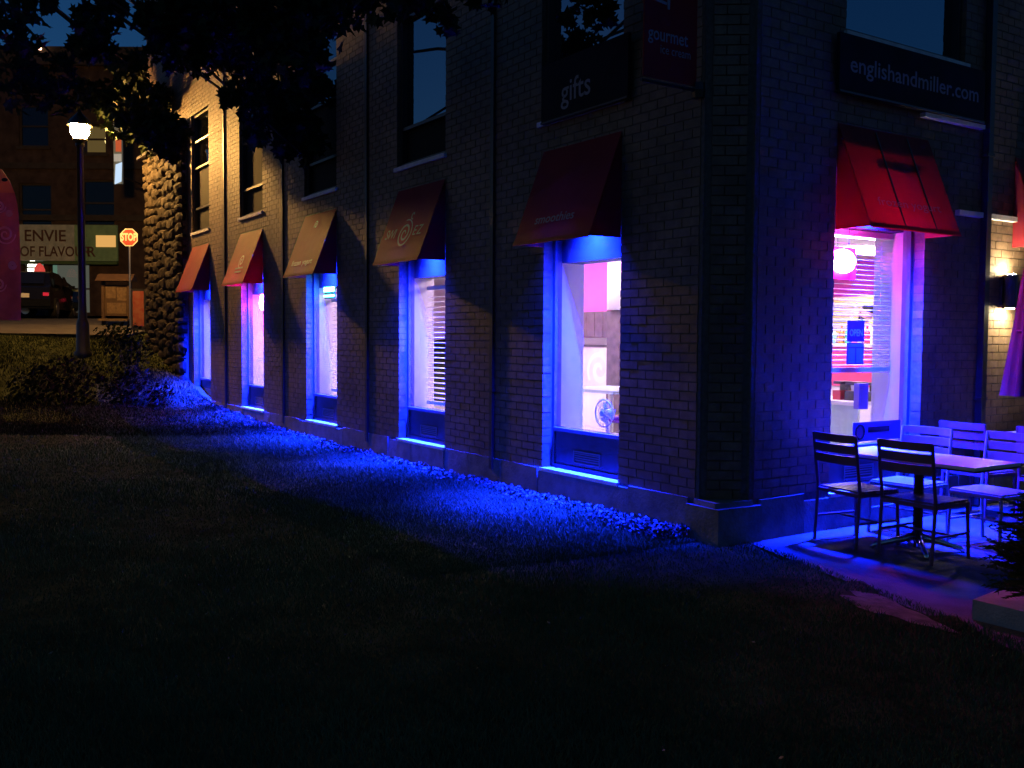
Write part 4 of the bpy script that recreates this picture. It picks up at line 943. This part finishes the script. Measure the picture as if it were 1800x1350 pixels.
# ------------------------------------------------------------------ store across the street
SB = thing('store_building', 'dark three storey brick store across the street with a lettered sign band', 'building', st(-17, 38, 2.1), SRZ)
DB = mat('dark_store_brick', (.055, .037, .026), .9, .1, noise=.35, scale=3, bump=.5, bscale=30); TRM = mat('store_trim', (.05, .041, .03), .85, .1, noise=.2, scale=4)
def sxl(u): return (u-900)*38/1693+17
def szl(v): return (587-v)*38/1693+1.6-2.1
opw = [(sxl(38), sxl(95), szl(415), szl(325)), (sxl(148), sxl(205), szl(398), szl(318)), (sxl(146), sxl(192), szl(273), szl(222)), (sxl(40), sxl(92), szl(262), szl(190)), (sxl(-60), sxl(-10), szl(410), szl(320)),
       (sxl(42), sxl(80), szl(487), szl(455)), (sxl(88), sxl(160), szl(552), szl(463))]
q = MB()
for a, b, c, d in cells(-8, 7, 0, 10.4, opw): q.box(a, b, 0, .35, c, d)
q.box(-8, 7, 3.6, 4, 0, 10.4); q.box(-8, -7.7, .35, 3.6, 0, 10.4); q.box(6.7, 7, .35, 3.6, 0, 10.4); q.build('wall', DB, SB)
box('roof', (-8.1, 7.1, -.15, 4.1, 10.4, 10.62), TRM, SB); box('cornice', (-8.1, 7.1, -.25, -.01, 9.9, 10.38), TRM, SB); box('string_course', (-8, 7, -.1, -.01, szl(300), szl(290)), TRM, SB); box('string_course', (-8, 7, -.1, -.01, szl(405)+.35, szl(395)+.35), TRM, SB)
SG = coated('store_window_glass', 1.5); ROOMW = emis('amber_lit_room', (1, .62, .16), .12); ROOMG = emis('green_lit_room', (.30, .55, .38), .34); WHITEB = emis('white_bulb', (1, .95, .75), 9); SHOPF = emis('dim_shop_room', (.5, .50, .38), .17)
for k, (a, b, c, d) in enumerate(opw):
    w = MB().box(a, a+.07, .1, .2, c, d).box(b-.07, b, .1, .2, c, d).box(a+.07, b-.07, .1, .2, d-.07, d).box(a+.07, b-.07, .1, .2, c, c+.07).box(a+.07, b-.07, .1, .19, (c+d)/2-.03, (c+d)/2+.03).build('window', TRM, SB)
    MB().box(a+.07, b-.07, .14, .15, c+.07, (c+d)/2-.03).box(a+.07, b-.07, .14, .15, (c+d)/2+.03, d-.07).build('pane', MT['glass'] if k in (2, 5, 6) else SG, w)
    MB().box(a-.08, b+.08, -.08, .1, c-.1, c-.002).build('sill', TRM, w)
    if k in (2, 5, 6): MB().box(a-.1, b+.1, .9, .95, c-.2, d+.1).build('lit_room', [0, 0, ROOMW, 0, 0, ROOMG, SHOPF][k], w)
    if k == 2: MB().ell(((a+b)/2+.42, .6, (c+d)/2+.05), (.22, .1, .24)).build('lamp', emis('amber_lamp', (1, .72, .25), 2.2), w)
    if k == 5: MB().ell((a+.1, .6, (c+d)/2), (.2, .06, .36)).build('lamp', WHITEB, w)
MB().lathe([(.05, szl(96)-.1), (.07, szl(96)), (.05, szl(96)+.1)], sxl(87), -.35, 10).build('roof_lamp', emis('roof_bulb', (1, .55, .35), 6), SB)
# sign band
SGN = mat('sign_band_cream', (.22, .19, .12), .7, .1, noise=.35, scale=3, emit=(.55, .45, .22), estr=.05); SGG = mat('sign_band_green', (.10, .15, .05), .7, .1, noise=.3, scale=3, emit=(.3, .34, .12), estr=.06); SGL = mat('sign_letter_brown', (.09, .045, .025), .7, .1)  # faint emission paints street lamp light onto the sign faces
t = thing('store_sign', 'wide cream and green store sign with two rows of brown letters', 'sign', st(-17, 37.8, 2.1), SRZ)
box('sign_face', (sxl(35), sxl(140), -.12, 0, szl(460), szl(398)), SGN, t); box('sign_end', (sxl(140)+.01, sxl(214), -.12, 0, szl(460), szl(398)), SGG, t); box('lamplit_patch', (sxl(178), sxl(212), -.15, -.122, szl(436), szl(416)), emis('painted_lamplight_orange', (1, .52, .14), .75), t)  # glowing orange patch stands in for lamp light on the sign
box('sign_trim', (sxl(35), sxl(214), -.16, 0, szl(466), szl(461)), mat('green_trim', (.06, .12, .03), .6, .3), t)
text('lettering', 'ENVIE', .62, SGL, t, (sxl(90), -.124, szl(418)), (1, 0, 0), (0, 0, 1), width=1.6, bold=.015)
text('lettering', 'OF FLAVOUR', .55, SGL, t, (sxl(107), -.124, szl(445)), (1, 0, 0), (0, 0, 1), width=2.75, bold=.015)
text('lettering', 'R', .55, SGL, t, (sxl(170), -.124, szl(445)), (1, 0, 0), (0, 0, 1), bold=.015)
# red dome lantern on a dark pedestal
p0 = st(-18.0, 36.8); t = thing('red_lantern', 'red domed lantern on a dark pedestal before the green lit shop window', 'lantern', (p0.x, p0.y, 2.3), SRZ)
MB().lathe([(.2, 0), (.18, .05), (.17, 1.55), (.22, 1.6)], 0, 0, 14).build('pedestal', MT['navy'], t); MB().lathe([(.2, 1.605), (.19, 1.75), (.13, 1.9), (.03, 1.98)], 0, 0, 14).build('dome', mat('red_glow', (.5, .05, .04), .4, .4, emit=(1, .10, .08), estr=.55), t, True)
# barber style vertical sign
c1 = st(-13.4, 33.0)
t = thing('projecting_sign', 'tall narrow projecting sign with an orange panel and a blue white lit foot', 'sign', (c1.x, c1.y, 0), SRZ)
MB().box(-.14, .14, -.05, .05, 6.7, 8.75).build('sign_case', mat('sign_case_grey', (.3, .36, .33), .5, .4, emit=(.4, .5, .45), estr=.05), t)
MB().box(-.06, .13, -.07, -.052, 7.78, 8.4).build('orange_panel', mat('orange_panel', (.6, .12, .05), .5, .4, emit=(1, .2, .07), estr=.30), t)
MB().box(-.12, .13, -.07, -.052, 7.45, 7.7).build('white_panel', mat('white_panel', (.6, .6, .6), .5, .4, emit=(.7, .85, .8), estr=.25), t)
MB().prism([(-.10, -.09, 6.68), (.12, -.09, 6.78), (.15, -.09, 7.42), (-.06, -.09, 7.34)], (0, .03, 0)).build('lit_foot', emis('blue_white_lit', (.60, .78, 1), 1.0), t)
for z in (7.0, 8.5): MB().tube([(0, .05, z), (0, 4.6, z)], .03, 6).build('bracket', MT['black'], t)
# stop sign
c1 = st(-10.3, 26.0); gz = float(gh(c1.x, c1.y)); SRD = mat('stop_red', (.36, .06, .05), .35, .5); SWH = mat('stop_white', (.6, .64, .6), .35, .5)
t = thing('stop_sign', 'octagonal STOP sign on a post beside the fieldstone bay', 'road sign', (c1.x, c1.y, gz), SRZ)
zc = 4.2-gz; MB().tube([(0, .03, -.2), (0, .03, zc+.2)], .025, 8).build('post', MT['steel'], t)
oc = lambda r, y: [(r*math.cos(math.pi/8+k*math.pi/4), y, zc+r*math.sin(math.pi/8+k*math.pi/4)) for k in range(8)]
MB().prism(oc(.255, -.006), (0, .012, 0)).build('plate', SWH, t); MB().prism(oc(.225, -.010), (0, .003, 0)).build('red_face', SRD, t)
text('lettering', 'STOP', .27, SWH, t, (0, -.011, zc), (1, 0, 0), (0, 0, 1), width=.43, bold=.045)
# kiosk and red poster board
c1 = st(-10.9, 26.6); gz = float(gh(c1.x, c1.y)); WD = mat('kiosk_wood', (.045, .024, .012), .6, .4, noise=.3, scale=6); NEW = mat('kiosk_paper', (.10, .065, .038), .6, .3, noise=.3, scale=12)
t = thing('notice_kiosk', 'wooden notice kiosk with a small roof and papers', 'kiosk', (c1.x, c1.y, gz), SRZ)
for s in (-1, 1): MB().box(s*.36-.04, s*.36+.04, -.05, .05, -.2, 1.25).build('post', WD, t)
MB().box(-.32, .32, -.02, .02, .30, 1.15).build('board', WD, t); MB().prism([(-.5, -.22, 1.25), (-.5, .22, 1.25), (-.5, 0, 1.45)], (1.0, 0, 0)).build('roof', WD, t)
for k, (a, b, c, d) in enumerate(((-.28, -.02, .78, 1.1), (.02, .28, .72, 1.08), (-.26, .26, .36, .66))): MB().box(a, b, -.03, -.021, c, d).build('paper', NEW, t)
MB().box(-.4, .4, -.3, .0, .16, .22).build('shelf', NEW, t)
c1 = st(-9.75, 25.2); gz = float(gh(c1.x, c1.y)); RP = mat('red_poster', (.16, .03, .025), .5, .2, noise=.3, scale=9, col2=(.18, .07, .05))
t = thing('poster_stand', 'narrow red poster stand beside the fieldstone bay', 'poster stand', (c1.x, c1.y, gz), SRZ)
MB().box(-.19, .19, -.03, .03, .05, 1.12).build('frame', MT['black'], t); MB().box(-.145, .145, -.036, -.031, .15, 1.06).build('poster', RP, t)
for s in (-1, 1): MB().box(s*.15-.02, s*.15+.02, -.15, .15, 0, .05).build('foot', MT['black'], t)
